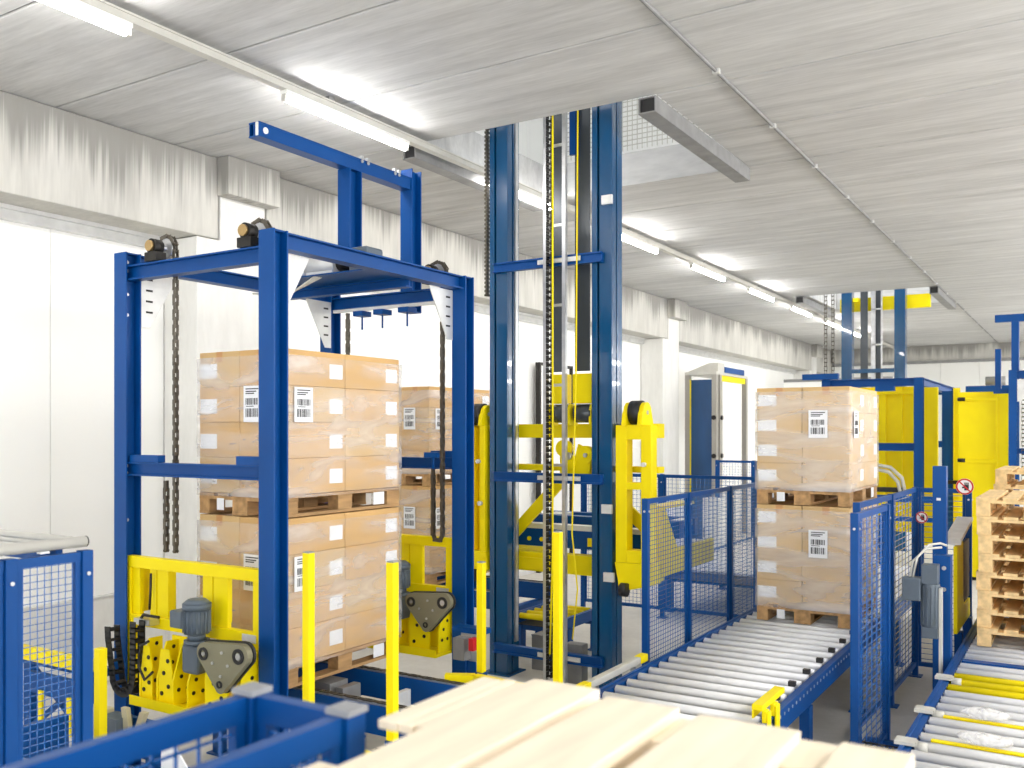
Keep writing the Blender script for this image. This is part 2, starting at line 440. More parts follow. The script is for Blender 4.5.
def load(label, x, y, z, h, cm_, group, ship=(True, True), film=None, depth=1.2):
    """a shrink-wrapped pallet load: four layers of cartons, labels, film"""
    t = thing('wrapped_load', label, 'wrapped cartons', (x+.4, y+depth/2, z), group)
    lh = h/4; hw, hd = .4, depth/2
    for L in range(4):
        for i in range(2):
            for j in range(2):
                jit = random.uniform(-.003, .003)
                x0, y0 = x+i*hw+.002+jit, y+j*hd+.002-jit
                m = MB(); m.box(x0, x0+hw-.004, y0, y0+hd-.004, z+L*lh+.0008, z+(L+1)*lh-.0008)
                c = m.build('carton', cm_ if (L+i+j) % 3 else CARD_B, t, .004)
                tp = MB()                                   # tape over the flap joint
                if L == 3:
                    tp.box(x0+hw/2-.03, x0+hw/2+.03, y0-.001, y0+hd-.005, z+(L+1)*lh-.0014, z+(L+1)*lh-.0006)
                    tp.box(x0+hw/2-.03, x0+hw/2+.03, y0-.0014, y0-.0006, z+(L+1)*lh-.07, z+(L+1)*lh-.0014)
                    tp.build('tape', TAPE, c)
                lm = MB()
                if i == 1: lm.box(x0+hw-.0038, x0+hw-.0026, y0+hd-.16, y0+hd-.03, z+L*lh+.06, z+L*lh+.16)
                if j == 0 and i == 0:
                    lm.box(x0+.008, x0+.175, y0-.0012, y0, z+L*lh+.06, z+L*lh+.16)
                if lm.v:
                    lb = lm.build('carton_label', PAPER, c)
    if ship[0]:
        m = MB(); m.box(x+.46, x+.62, y-.0185, y-.017, z+2*lh+.0, z+2*lh+.24)
        barcode_m = MB(); barcode(barcode_m, 'y', (x+.54, y-.0187, z+2*lh+.12), .16, .24)
        s = m.build('shipping_label', PAPER, t); barcode_m.build('barcode', INK, s)
    if ship[1]:
        m = MB(); m.box(x+.817, x+.8185, y+.09, y+.26, z+2*lh+.0, z+2*lh+.23)
        barcode_m = MB(); barcode(barcode_m, 'x', (x+.8187, y+.175, z+2*lh+.115), .16, .23)
        s = m.build('shipping_label', PAPER, t); barcode_m.build('barcode', INK, s)
    # film: a thin crumpled skin round the four sides
    n, nz_ = 18, 14; g = MB(); per = []
    o = .012
    cs = [(x-o, y-o), (x+.8+o, y-o), (x+.8+o, y+depth+o), (x-o, y+depth+o)]
    for a in range(4):
        p, q = cs[a], cs[(a+1) % 4]
        for i in range(n): per.append((p[0]+(q[0]-p[0])*i/n, p[1]+(q[1]-p[1])*i/n, a))
    N = len(per)
    for k in range(nz_+1):
        zz = z-.02+(h*.96+.02)*k/nz_
        for (px_, py_, a) in per:
            r = random.uniform(-.003, .003)
            g.v.append((px_+(r if a in (1, 3) else 0), py_+(r if a in (0, 2) else 0), zz+random.uniform(-.01, .01)*(0 < k < nz_)))
    for k in range(nz_):
        for i in range(N):
            j = (i+1) % N; g.face([k*N+i, k*N+j, (k+1)*N+j, (k+1)*N+i], True)
    g.build('stretch_film', film or FILM, t)
    return t

# --- left stack inside the blue lift frame
LX, LY, LZ = -5.24, 4.32, .62
gP = 'pallets under the wrapped loads'; gL = 'shrink-wrapped carton loads'
pw = pallet_root('pallet', 'worn pallet under the lower carton load in the left blue frame', (LX, LY, LZ+.002), WOODOLD, gP)
load('lower shrink-wrapped carton load in the left blue frame, behind the yellow posts', LX, LY, LZ+.148, .965, CARD, gL)
pallet_at(pw, (LX, LY, LZ+1.12), 'worn pallet between the two carton loads in the left blue frame', gP)
load('upper shrink-wrapped carton load in the left blue frame, topmost of its stack', LX, LY, LZ+1.266, .96, CARD, gL)
for o_ in [q for q in C.objects if q.get('label', '').startswith('worn pallet')]:
    X, Y, Z = o_.location; X -= .4; Y -= .6
    for (bx_, by_) in ((.18, -.0015), ):
        MB().box(X+bx_, X+bx_+.07, Y-.0015, Y-.0005, Z+.03, Z+.11).build('pallet_tag', PAPER, o_)
    MB().box(X+.8005, X+.8015, Y+.90, Y+1.02, Z+.03, Z+.12).build('pallet_tag', PAPER, o_)
# --- stack behind the frame
BX, BY = -6.9, 8.1
pallet_at(pw, (BX, BY, LZ+.002), 'pallet under the rear carton loads behind the left blue frame', gP)
load('lower carton load behind the left frame, partly hidden by its rear carriage', BX, BY, LZ+.148, .94, CARD, gL)
pallet_at(pw, (BX, BY, LZ+1.092), 'pallet between the two carton loads behind the left blue frame', gP)
load('upper carton load behind the left blue frame, seen beside its rear right post', BX, BY, LZ+1.238, .94, CARD, gL)
# --- stack on the middle roller conveyor
MX, MY = -2.535, 8.22
pallet_at(pw, (MX, MY, LZ+.004), 'pallet standing on the middle roller conveyor under two carton loads', gP)
load('lower shrink-wrapped carton load on the middle roller conveyor', MX, MY, LZ+.15, .885, CARD_B, gL, ship=(True, False), film=FILM_H)
pallet_at(pw, (MX, MY, LZ+1.040), 'pallet between the two carton loads on the middle roller conveyor', gP)
load('upper shrink-wrapped carton load on the middle roller conveyor, topmost', MX, MY, LZ+1.186, .885, CARD_B, gL, film=FILM_H)

# --- empty pallets, right conveyor
gE = 'empty pallets stacked on the right conveyor'
ord_ = ['bottom', 'second', 'third', 'fourth', 'fifth', 'sixth', 'seventh', 'topmost']
pf = None
for k in range(8):
    lab = {0: 'bottom empty wooden pallet of the stack on the right conveyor', 7: 'topmost empty wooden pallet of the stack on the right conveyor'}.get(
        k, '%s empty wooden pallet from the bottom in the right conveyor stack' % ord_[k])
    loc = (-.755+random.uniform(-.012, .012)*(k > 0), 8.12+random.uniform(-.015, .015), LZ+.004+k*.1455)
    if pf is None: pf = pallet_root('empty_pallet', lab, loc, WOOD, gE)
    else: pallet_at(pf, loc, lab, gE)
for k in range(9):
    pallet_at(pf, (-.80+random.uniform(-.01, .01), 10.25, LZ+.004+k*.1455),
              'topmost empty pallet of the second stack, behind the nearer stack on the right' if k == 8 else 'empty pallet in the second stack behind the nearer right stack, below its topmost', 'empty pallets in the second stack')

# --- pale pallets right in front of the camera
gN = 'pale pallets in the near stack'
fx, fy = -1.07, .45
near = None
for k in range(12):
    lab = 'pale pallet in the near stack under its topmost pallet'
    if k < 11:
        if near is None: near = pallet_root('pale_pallet', lab, (fx, fy, .003), WOODPALE, gN, .004)
        else: pallet_at(near, (fx, fy, .003+k*.1485), lab, gN)
zt = .003+11*.1485
t = thing('pale_pallet', 'pale bare wooden pallet lying across the bottom of the photo, topmost of the near stack', 'pallet', (fx+.4, fy+.6, zt), gN)
for x0, wd in ((0, .1), (.3275, .145), (.7, .1)):
    MB().box(fx+x0, fx+x0+wd, fy, fy+1.2, zt, zt+.022).build('bottom_board', WOODPALE, t, .002)
for y0 in (0, .5275, 1.055):
    for x0, wd in ((0, .1), (.3275, .145), (.7, .1)):
        MB().box(fx+x0+.001, fx+x0+wd-.001, fy+y0+.002, fy+y0+.143, zt+.0222, zt+.1038).build('block', WOODPALE, t, .002)
    MB().box(fx, fx+.8, fy+y0, fy+y0+.145, zt+.104, zt+.126).build('stringer_board', WOODPALE, t, .002)
for x0, x1, y0, y1, dz in ((-1.096, -1.050, 1.30, 1.645, -.006), (-1.047, -1.020, 1.30, 1.655, -.006), (-1.017, -.990, 1.31, 1.65, -.006), (-.985, -.832, .45, 1.67, 0),
                       (-.800, -.649, .46, 1.635, 0), (-.605, -.423, .45, 1.62, 0), (-.350, -.238, .45, 1.60, 0)):
    MB().box(x0, x1, y0, y1, zt+.1262+dz*0, zt+.150+dz).build('deck_board', WOODPALE, t, .003)


# ------------------------------------------------------------------ left blue lift frame
FX0, FX1, FY0, FY1, FT = -5.66, -4.13, 3.95, 6.07, 3.52
t = thing('pallet_lift', 'blue steel portal frame standing around the carton stack at left', 'lift frame', ((FX0+FX1)/2, (FY0+FY1)/2, 0))
FR = t
for x0 in (FX0, FX1-.13):
    for y0 in (FY0, FY1-.12):
        m = MB().hpost(x0, x0+.13, y0, y0+.12, .015, FT); m.box(x0-.04, x0+.17, y0-.04, y0+.16, 0, .015)
        m.box(x0+.015, x0+.115, y0+.012, y0+.108, FT-.012, FT)
        p = m.build('post', BLUE, t, .002)
        b = MB()
        for zz in (3.46, 3.40, 3.24, 3.1, 2.07, 2.02, 1.7):
            sx = x0+.131 if x0 < -5 else x0+.131
            for yy in (y0+.03,): b.cyl((x0+.072, yy+.02, zz), (x0+.078, yy+.02, zz), .011, 8)
            b.cyl((x0+.09, y0+.0115, zz), (x0+.09, y0+.02, zz), .008, 6)
        b.build('bolt', STEEL, p)
m = MB().ibeam((FX0+.07, FY0+.06, 3.38), (FX1-.07, FY0+.06, 3.38), .08, .10); m.build('front_beam', BLUE, t)
m = MB().ibeam((FX0+.07, FY1-.06, 3.40), (FX1-.07, FY1-.06, 3.40), .08, .10); m.build('rear_beam', BLUE, t)
for x in (FX0+.065, FX1-.065):
    m = MB().ibeam((x, FY0+.121, 3.465), (x, FY1-.121, 3.465), .10, .10); m.build('side_beam', BLUE, t)
# lower brackets on the front beam, crossbars half-way up
for y in (FY0+.06, FY1-.06):
    m = MB().ibeam((FX0+.07, y, 2.05), (FX1-.07, y, 2.05), .07, .09)
    m.box(FX0+.13, FX0+.42, y-.03, y+.03, 2.096, 2.145); m.box(FX1-.36, FX1-.13, y-.03, y+.03, 2.096, 2.15)
    m.build('crossbar', BLUE, t)
# white rail and clamps under the rear beam
m = MB().box(-5.5, -4.28, FY1-.13, FY1-.105, 3.315, 3.34)
m.build('slide_rail', GALV, t)
for x in (-5.2, -4.98, -4.72):
    m = MB(); m.box(x-.05, x+.05, FY1-.16, FY1-.04, 3.27, 3.312); m.cyl((x, FY1-.1, 3.16), (x, FY1-.1, 3.27), .008, 8); m.build('clamp', BLUE, t)
# second pair of cross members carrying the drive
for y in (5.4,):
    m = MB().ibeam((FX0+.12, y, 3.40), (FX1-.12, y, 3.40), .07, .07); m.build('drive_beam', BLUE, t)
m = MB().box(-5.20, -4.32, 4.98, 5.46, 3.436, 3.446); m.build('drive_plate', BLUE, t)
# perforated corner gussets
for (x, y, sy) in ((FX1-.125, FY0+.122, 1), (FX1-.125, FY1-.122, -1), (FX0+.125, FY1-.122, -1), (FX0+.125, FY0+.122, 1)):
    m = MB().prism([(y, 3.02), (y+sy*.07, 3.02), (y+sy*.30, 3.41), (y, 3.41)], 'x', x-.004, x+.004)
    g = m.build('gusset_plate', GALV, t)
    for k in range(4):
        zz = 3.12+k*.075; MB().box(x-.005, x+.005, min(y+sy*.035, y+sy*.09), max(y+sy*.035, y+sy*.09), zz, zz+.014).build('slot', DARK, g)
def sprocket(x, y, z, par):
    m = MB(); m.box(x-.06, x+.06, y-.12, y-.04, z-.10, z-.04); m.cyl((x, y-.115, z), (x, y-.045, z), .05, 18)
    b = m.build('bearing_block', DARK, par)
    k = MB(); k.cyl((x, y-.135, z), (x, y-.115, z), .036, 14); k.build('bearing_cap', GOLD, b)
    k = MB(); k.cyl((x, y+.0, z), (x, y+.03, z), .068, 24); k.cyl((x, y-.045, z), (x, y+.08, z), .02, 12)
    for i in range(16):
        a = 2*PI*i/16; k.bar((x+.066*math.cos(a), y+.015, z+.066*math.sin(a)), (x+.082*math.cos(a), y+.015, z+.082*math.sin(a)), .012, .012)
    k.build('sprocket', STEEL, par)
YA, YR = FY0+.10, FY1-.10
for x in (-5.29, -4.40): sprocket(x, YA+.03, 3.535, t)
sprocket(-4.42, YR, 3.57, t); sprocket(-5.34, YR, 3.57, t)
def hang(x, y, z0, zb, r=.086):
    return [(x+r, y, zb), (x+r, y, z0)] + arc((x, y, z0), r, 0, PI, 8, 'xz')[1:] + [(x-r, y, z0-.06)]
AX = (0, 1, 0)
chain_mesh(hang(-5.29, YA+.045, 3.535, 1.50), axis=AX, w=.03, h=.024).build('lift_chain', CHAIN, t)
chain_mesh([(-5.30, YA+.045, 1.50), (-5.30, YA+.045, 1.96)], axis=AX, w=.03, h=.024).build('return_chain', CHAIN, t)
chain_mesh(arc((-4.40, YA+.045, 3.535), .086, -.3, PI+.3, 10, 'xz'), axis=AX, w=.03, h=.024).build('top_chain', CHAIN, t)
chain_mesh(arc((-4.42, YR+.015, 3.57), .086, -.3, PI+.3, 10, 'xz'), axis=AX, w=.03, h=.024).build('top_chain', CHAIN, t)
ly = FY1-.19
chain_mesh([(-4.30, ly, 3.30), (-4.30, ly, 1.49)] + arc((-4.345, ly, 1.49), .045, 0, -PI, 8, 'xz')[1:] + [(-4.39, ly, 2.0)], axis=AX, w=.03, h=.026).build('slack_chain', CHAIN, t)
m = MB(); m.cyl((-4.39, ly, 2.0), (-4.39, ly, 2.13), .012, 8); m.box(-4.46, -4.33, ly-.03, ly+.03, 2.10, 2.14); m.build('chain_anchor', BLUE, t)
chain_mesh([(-5.27, FY1-.2, 3.28), (-5.27, FY1-.2, 1.50)], axis=AX, w=.03, h=.024).build('lift_chain', CHAIN, t)
# wiring on the cross members
m = MB()
for k in range(4):
    m.tube([(-5.45+.02*k, 5.0+.03*k, 3.36), (-5.2, 4.93+.02*k, 3.33-.02*k), (-4.95, 4.95, 3.34), (-4.8, 5.0+.02*k, 3.44)], .008, 6)
m.build('cable', GREY, t)

# geared motor on top (stands on the drive plate)
t = thing('gear_motor', 'grey geared motor lying on top of the left blue frame', 'motor', (-4.75, 5.2, 3.45))
m = MB(); m.cyl((-5.04, 5.2, 3.555), (-4.74, 5.2, 3.555), .09, 24); m.box(-5.02, -4.76, 5.13, 5.27, 3.4475, 3.50)
m.build('motor_housing', GALV, t)
m = MB(); m.cyl((-5.10, 5.2, 3.555), (-5.04, 5.2, 3.555), .097, 24); m.build('fan_cover', GALV, t)
m = MB(); m.cyl((-4.739, 5.2, 3.555), (-4.62, 5.2, 3.555), .06, 20); m.cyl((-4.60, 5.2, 3.555), (-4.58, 5.2, 3.555), .085, 20); m.build('coupling', DARK, t)
m = MB(); m.box(-4.575, -4.40, 5.1, 5.29, 3.4475, 3.64); m.build('gearbox', MOTOR, t, .02)
m = MB(); m.box(-4.97, -4.83, 5.07, 5.17, 3.64, 3.70); m.build('terminal_box', MOTOR, t, .01)

# overhead arm
t = thing('overhead_arm', 'blue horizontal overhead beam on two short posts above the left frame', 'overhead arm', (-4.8, 5.6, 3.44))
m = MB().ibeam((-4.8, 4.41, 4.345), (-4.8, 6.055, 4.345), .10, .10); m.box(-4.845, -4.84, 4.41, 6.055, 4.30, 4.39); m.box(-4.76, -4.755, 4.41, 6.055, 4.30, 4.39)
a = m.build('arm', BLUE, t)
m = MB().box(-4.775, -4.755, 4.40, 4.409, 4.30, 4.39); m.build('end_plate', GALV, t)
m = MB().cyl((-4.7545, 4.47, 4.345), (-4.748, 4.47, 4.345), .022, 14); m.build('end_bolt', WHITE, t)
m = MB().hpost(-4.86, -4.74, 5.30, 5.44, 3.4475, 4.294); m.build('post', BLUE, t)
m = MB().hpost(-4.86, -4.74, 6.056, 6.186, 3.30, 4.47); m.box(-4.86, -4.74, 6.056, 6.186, 3.29, 3.3); m.build('post', BLUE, t)
m = MB()
for y in (5.45, 5.52, 5.85, 5.9): m.cyl((-4.75, y, 4.38), (-4.742, y, 4.38), .014, 8); m.box(-4.77, -4.74, y-.015, y+.015, 4.396, 4.42)
m.build('bolt', STEEL, t)

# ------------------------------------------------------------------ yellow carriages
def carriage(label, dy):
    Y = 3.98+dy; x0, x1 = FX0+.082, FX1-.082
    t = thing('lift_carriage', label, 'lift carriage', ((x0+x1)/2, Y, .56), 'yellow carriages of the left lift frame')
    m = MB(); m.box(x0, x1, Y, Y+.06, 1.385, 1.46); m.box(x0, x0+.05, Y, Y+.06, .60, 1.385); m.box(x1-.13, x1, Y, Y+.06, .60, 1.385)
    m.box(x0+.05, x1-.13, Y+.005, Y+.055, .995, 1.07); m.box(x0, x1, Y, Y+.06, .575, .60)
    m.build('frame', YEL, t, .003)
    for xa, xb in ((x0+.055, x0+.13), (x0+.235, x0+.30), (x0+.31, x0+.42), (x0+.76, x0+.85), (x0+.86, x0+.99)):
        m = MB(); m.box(xa, xb, Y+.02, Y+.05, 1.071, 1.383); m.box(xa, xa+.012, Y+.052, Y+.16, 1.071, 1.383); m.build('upright', YEL, t)
    m = MB(); m.box(x0+.36, x1-.06, Y-.22, Y-.002, .56, .585); m.box(x0+.36, x1-.06, Y-.23, Y-.222, .56, .62)
    m.build('base_plate', YEL, t)
    for xa in (x0+.38, x0+.55, x0+.70, x0+.84, x1-.085):
        m = MB().prism([(Y-.002, .587), (Y-.17, .587), (Y-.17, .74), (Y-.10, .96), (Y-.002, .96)], 'x', xa, xa+.014)
        g = m.build('gusset', YEL, t)
        hm = MB()
        for (yy, zz) in ((-.06, .68), (-.13, .68), (-.06, .82), (-.11, .76), (-.05, .92)): hm.cyl((xa+.0145, Y+yy, zz), (xa+.017, Y+yy, zz), .013, 10)
        hm.build('bolt', DARK, g)
    for xa, xb in ((x0+.396, x0+.50), (x0+.567, x0+.695), (x0+1.0, x0+1.20)):
        m = MB().prism([(xa, .587), (xb, .587), (xb, .80), (xb-.03, .93), (xa+.02, .93), (xa, .8)], 'y', Y-.165, Y-.155)
        fp = m.build('face_plate', YEL, t)
        hm = MB()
        for (q, zz) in ((.25, .65), (.75, .70), (.4, .78), (.7, .86)): hm.cyl((xa+(xb-xa)*q, Y-.1655, zz), (xa+(xb-xa)*q, Y-.170, zz), .014, 10)
        hm.build('bolt', DARK, fp)
    m = MB().box(x0+.5, x1-.07, Y-.012, Y-.003, .60, .98); m.build('front_plate', YEL, t)
    # motor, standing upright with fan cowl on top
    mx, my = x0+.86, Y-.11
    m = MB(); m.cyl((mx, my, 1.05), (mx, my, 1.20), .078, 20)
    for i in range(18):
        a = 2*PI*i/18; m.bar((mx+.08*math.cos(a), my+.08*math.sin(a), 1.06), (mx+.08*math.cos(a), my+.08*math.sin(a), 1.19), .006, .012)
    m.cyl((mx, my, 1.01), (mx, my, 1.05), .055, 16); m.cyl((mx, my, .985), (mx, my, 1.01), .078, 20)
    mo = m.build('drive_motor', MOTOR, t)
    m = MB(); m.cyl((mx, my, 1.20), (mx, my, 1.235), .088, 20); m.cyl((mx, my, 1.235), (mx, my, 1.262), .088, 20, .055); m.build('fan_cowl', MOTOR, mo)
    m = MB(); m.box(mx-.20, mx-.082, my-.05, my+.05, 1.07, 1.18); m.build('terminal_box', MOTOR, mo, .012)
    m = MB(); m.box(mx-.085, mx+.06, my-.05, my+.09, .80, .982); m.build('gearbox', MOTOR, t, .02)
    # belt cover: rounded triangle with pulleys
    cx = x0+1.02; yb = Y-.24
    def rtri(s, n=7):
        pts = []
        for (px_, pz, r, a0, a1) in ((cx+.06, .98, .062*s, PI*.55, PI*1.17), (cx+.20, .80, .045*s, PI*1.17, PI*1.83), (cx+.37, 1.0, .066*s, -PI*.17, PI*.55)):
            for i in range(n): tt = a0+(a1-a0)*i/(n-1); pts.append((px_+r*math.cos(tt), pz+r*math.sin(tt)))
        return pts
    m = MB().prism(rtri(1.0), 'y', yb, yb+.04); cv = m.build('belt_cover', OLIVE, t)
    m = MB().prism(rtri(1.14), 'y', yb+.041, yb+.06); m.build('drive_belt', BLACK, cv)
    for (px_, pz, q) in ((cx+.06, .975, .038), (cx+.36, .995, .045), (cx+.20, .81, .022)): MB().ring((px_, yb-.004, pz), 'y', q*.60, q, .01).build('pulley_ring', BLACK, cv)
    m = MB()
    for (px_, pz, q) in ((cx+.06, .975, .012), (cx+.36, .995, .020), (cx+.14, .93, .009), (cx+.27, .93, .009), (cx+.21, .86, .009), (cx+.22, 1.0, .009)): m.cyl((px_, yb-.008, pz), (px_, yb-.001, pz), q, 12)
    m.build('hub', STEEL, cv)
    m = MB().box(x1-.22, x1-.10, Y-.004, Y-.001, 1.01, 1.06); m.build('type_plate', GALV, t)
    m = MB(); m.tube([(x0+.22, Y-.05, 1.05), (x0+.30, Y-.08, 1.10), (x0+.42, Y-.05, 1.09)], .010, 8)
    m.tube([(x0+.50, Y-.19, .97), (x0+.42, Y-.19, .93), (x0+.40, Y-.19, .80), (x0+.46, Y-.19, .72), (x0+.54, Y-.19, .78)], .009, 8)
    m.tube([(x0+.27, Y+.0, 1.36), (x0+.28, Y-.01, 1.25), (x0+.27, Y-.01, 1.12)], .008, 6)
    m.build('cable', BLACK, t)
    m = MB(); m.box(x0+.20, x0+.36, Y-.08, Y-.002, 1.03, 1.07); m.build('cable_clamp', STEEL, t)
    return t
ca = carriage('yellow drive carriage at the front of the left frame, with grey motor and triangular cover', 0)
copy_thing(ca, Vector(ca.location)+Vector((0, 2.0, 0)), 'yellow drive carriage at the rear of the left frame, right of the carton stack')

# cable chain at the left of the front carriage
pth = [(-5.55, 3.86, 1.0), (-5.545, 3.86, .93), (-5.52, 3.86, .80), (-5.50, 3.86, .72)] + arc((-5.395, 3.86, .69), .105, PI, 2*PI, 8, 'xz') + [(-5.285, 3.86, .85), (-5.285, 3.86, 1.06)]
pts = [Vector(p) for p in pth]; m = MB()
acc = []
for a, b in zip(pts[:-1], pts[1:]):
    n = max(1, int((b-a).length/.03))
    for i in range(n): acc.append(a+(b-a)*i/n)
acc.append(pts[-1])
for k in range(len(acc)-1):
    d = (acc[k+1]-acc[k]).normalized()
    for sy in (-.035, .035):
        m.bar(acc[k]-d*.005+Vector((0, sy, 0)), acc[k+1]+d*.005+Vector((0, sy, 0)), .008, .055, up=d.cross(Vector((0, 1, 0))))
    q = (acc[k]+acc[k+1])/2; nrm = d.cross(Vector((0, 1, 0))).normalized()
    for s in (-.024, .024):
        if k % 2 == 0: m.bar(q+nrm*s+Vector((0, -.03, 0)), q+nrm*s+Vector((0, .03, 0)), .018, .006, up=nrm)
m.build('cable_chain', BLACK, ca)

# chain conveyor under the left stack
def post_legs(t, spots, ztop, w=.07, m_=None):
    for x, y in spots:
        m = MB(); m.box(x-w/2, x+w/2, y-w/2, y+w/2, .012, ztop); m.box(x-w/2-.03, x+w/2+.03, y-w/2-.03, y+w/2+.03, 0, .012)
        m.build('leg', m_ or BLUE, t)
def chain_conveyor(name, label, x0, x1, y0, y1, zt, ys, legs):
    t = thing(name, label, 'chain conveyor', ((x0+x1)/2, (y0+y1)/2, 0))
    for y in ys:
        m = MB(); m.box(x0, x1, y-.04, y-.028, zt-.20, zt-.02); m.box(x0, x1, y+.028, y+.04, zt-.20, zt-.02); m.box(x0, x1, y-.027, y+.027, zt-.05, zt-.03)
        b = m.build('side_beam', BLUE, t)
        k = MB(); k.box(x0+.02, x1-.02, y-.02, y+.02, zt-.029, zt-.012); k.build('guide_rail', STEEL, b)
        chain_mesh([(x0+.02, y, zt-.006-.008), (x1-.02, y, zt-.006-.008)], .06, .03, .022, (0, 1, 0)).build('carrying_chain', CHAIN, b)
    for x in legs[0]:
        m = MB().box(x-.04, x+.04, y0, y1, zt-.30, zt-.205); m.build('cross_beam', BLUE, t)
    post_legs(t, [(x, y) for x in legs[0] for y in legs[1]], zt-.305)
    return t
t = chain_conveyor('chain_conveyor', 'blue chain conveyor with two chain tracks under the left carton stack', -5.45, -3.2, 4.42, 5.4, LZ-.004, (4.50, 5.12), ((-5.3, -4.7, -3.5), (4.55, 5.3)))
m = MB(); m.box(-4.62, -4.40, 4.72, 4.90, .33, .58); m.box(-4.36, -4.30, 4.74, 4.92, .36, .56); m.build('gearbox', MIDG, t)
m = MB(); m.cyl((-4.29, 4.83, .46), (-3.9, 4.83, .46), .022, 12); m.build('drive_shaft', STEEL, t)
m = MB(); m.box(-3.9, -3.86, 4.74, 4.92, .36, .58); m.cyl((-3.95, 4.83, .46), (-3.84, 4.83, .46), .05, 14); m.build('bearing_plate', GALV, t)
t = chain_conveyor('chain_conveyor', 'blue chain conveyor under the rear carton stack behind the left frame', -7.1, -5.15, 8.2, 9.2, LZ-.004, (8.3, 9.1), ((-6.8, -5.3), (8.3, 9.1)))

# narrow roller tables and boxes at floor level round the left frame
t = thing('control_box', 'beige junction box on a blue stand below the front yellow carriage', 'junction box', (-5.2, 3.5, 0))
MB().box(-5.36, -5.18, 3.5, 3.62, .36, .58).build('enclosure', BEIGE, t, .006)
m = MB(); m.box(-5.42, -4.7, 3.63, 3.66, .3, .54); m.box(-5.4, -5.34, 3.56, 3.629, 0, .359); m.box(-4.8, -4.74, 3.56, 3.629, 0, .54); m.build('stand', BLUE, t)
m = MB(); m.box(-5.16, -5.0, 3.5, 3.62, .40, .56); m.build('switch_block', MOTOR, t)
MB().prism([(-5.02, .62), (-4.97, .62), (-4.93, .40), (-4.98, .40)], 'y', 3.55, 3.58).build('bracket', BEIGE, t)
MB().prism([(-4.84, .62), (-4.79, .62), (-4.90, .40), (-4.94, .40)], 'y', 3.55, 3.58).build('bracket', BEIGE, t)
t = thing('floor_drive', 'low blue drive unit on the floor between frame and near fence', 'drive unit', (-4.0, 3.2, 0))
m = MB(); m.box(-4.6, -3.4, 3.13, 3.17, .0, .50); m.box(-4.6, -3.4, 3.5, 3.58, .0, .36); m.box(-4.55, -4.45, 3.171, 3.499, .2, .3); m.build('side_frame', BLUE, t)
m = MB(); m.cyl((-4.15, 3.18, .3), (-4.15, 3.49, .3), .10, 18); m.cyl((-3.8, 3.18, .3), (-3.8, 3.49, .3), .08, 18); m.build('drum', STEEL, t)
m = MB(); m.box(-4.05, -3.92, 3.2, 3.4, .1, .42); m.build('motor_block', MOTOR, t, .01)
m = MB(); m.prism([(-4.08, .50), (-3.88, .60), (-4.0, .72), (-4.08, .71)], 'y', 3.120, 3.129); m.build('paper_sheet', PAPER, t)
t = thing('sensor_block', 'grey sensor block with orange plug on a blue bracket behind the right yellow post', 'sensor', (-3.9, 5.75, 0))
m = MB(); m.box(-3.95, -3.88, 5.72, 5.80, 0, .8); m.box(-4.08, -3.80, 5.70, 5.81, .80, .84); m.build('stand', BLUE, t)
m = MB(); m.box(-4.0, -3.9, 5.60, 5.69, .62, .78); m.build('housing', MIDG, t)
m = MB(); m.box(-3.86, -3.82, 5.6, 5.66, .70, .79); m.build('plug', RED, t)
m = MB(); m.box(-3.99, -3.84, 5.6902, 5.6998, .6, .8); m.build('bracket', STEEL, t)

# ------------------------------------------------------------------ yellow light-curtain posts
def curtain_post(x, y, z0, z1, label):
    t = thing('light_curtain_post', label, 'light curtain post', (x, y, 0), 'yellow light curtain posts')
    m = MB().box(x-.025, x+.025, y-.025, y+.025, z0, z1); c = m.build('column', YEL, t, .003)
    k = MB().box(x-.022, x+.022, y-.022, y+.022, z1+.0005, z1+.008); k.build('cap', CAPG, t)
    m = MB(); m.box(x-.018, x+.018, y+.0252, y+.029, z0+.08, z1-.08); m.build('lens_strip', BLACK, t)
    m = MB().box(x-.03, x+.03, y-.03, y+.03, 0, z0-.001); m.build('foot', BLUE, t)
curtain_post(-3.76, 3.86, .61, 1.615, 'thin yellow post standing before the carton stack, nearer the front blue post')
curtain_post(-3.25, 3.98, .61, 1.585, 'thin yellow post at the right edge of the left carton stack')
curtain_post(-3.64, 5.44, .61, 1.38, 'thin yellow post beside the left column of the tall mast')
curtain_post(-2.98, 5.36, .61, 1.64, 'thin yellow post in front of the middle of the tall mast')
m = MB(); m.bar((-3.60, 5.30, .60), (-3.03, 5.24, .60), .07, .06); m.bar((-3.60, 5.30, .60), (-3.78, 5.20, .60), .07, .06)
for x in (-3.63, -3.1): m.box(x-.025, x+.025, 5.245, 5.295, 0, .57)
solo('guard_bar', m, YEL, 'low yellow guard bar at the foot of the two posts before the mast', 'guard bar', (-3.3, 5.27, 0), 'yellow guard bars')
m = MB(); m.bar((-3.55, 3.80, .56), (-3.20, 3.78, .56), .08, .06); m.box(-3.5, -3.45, 3.77, 3.82, 0, .53); m.box(-3.3, -3.25, 3.76, 3.81, 0, .53)
solo('guard_bar', m, YEL, 'low yellow guard bar at the foot of the post right of the carton stack', 'guard bar', (-3.4, 3.8, 0), 'yellow guard bars')
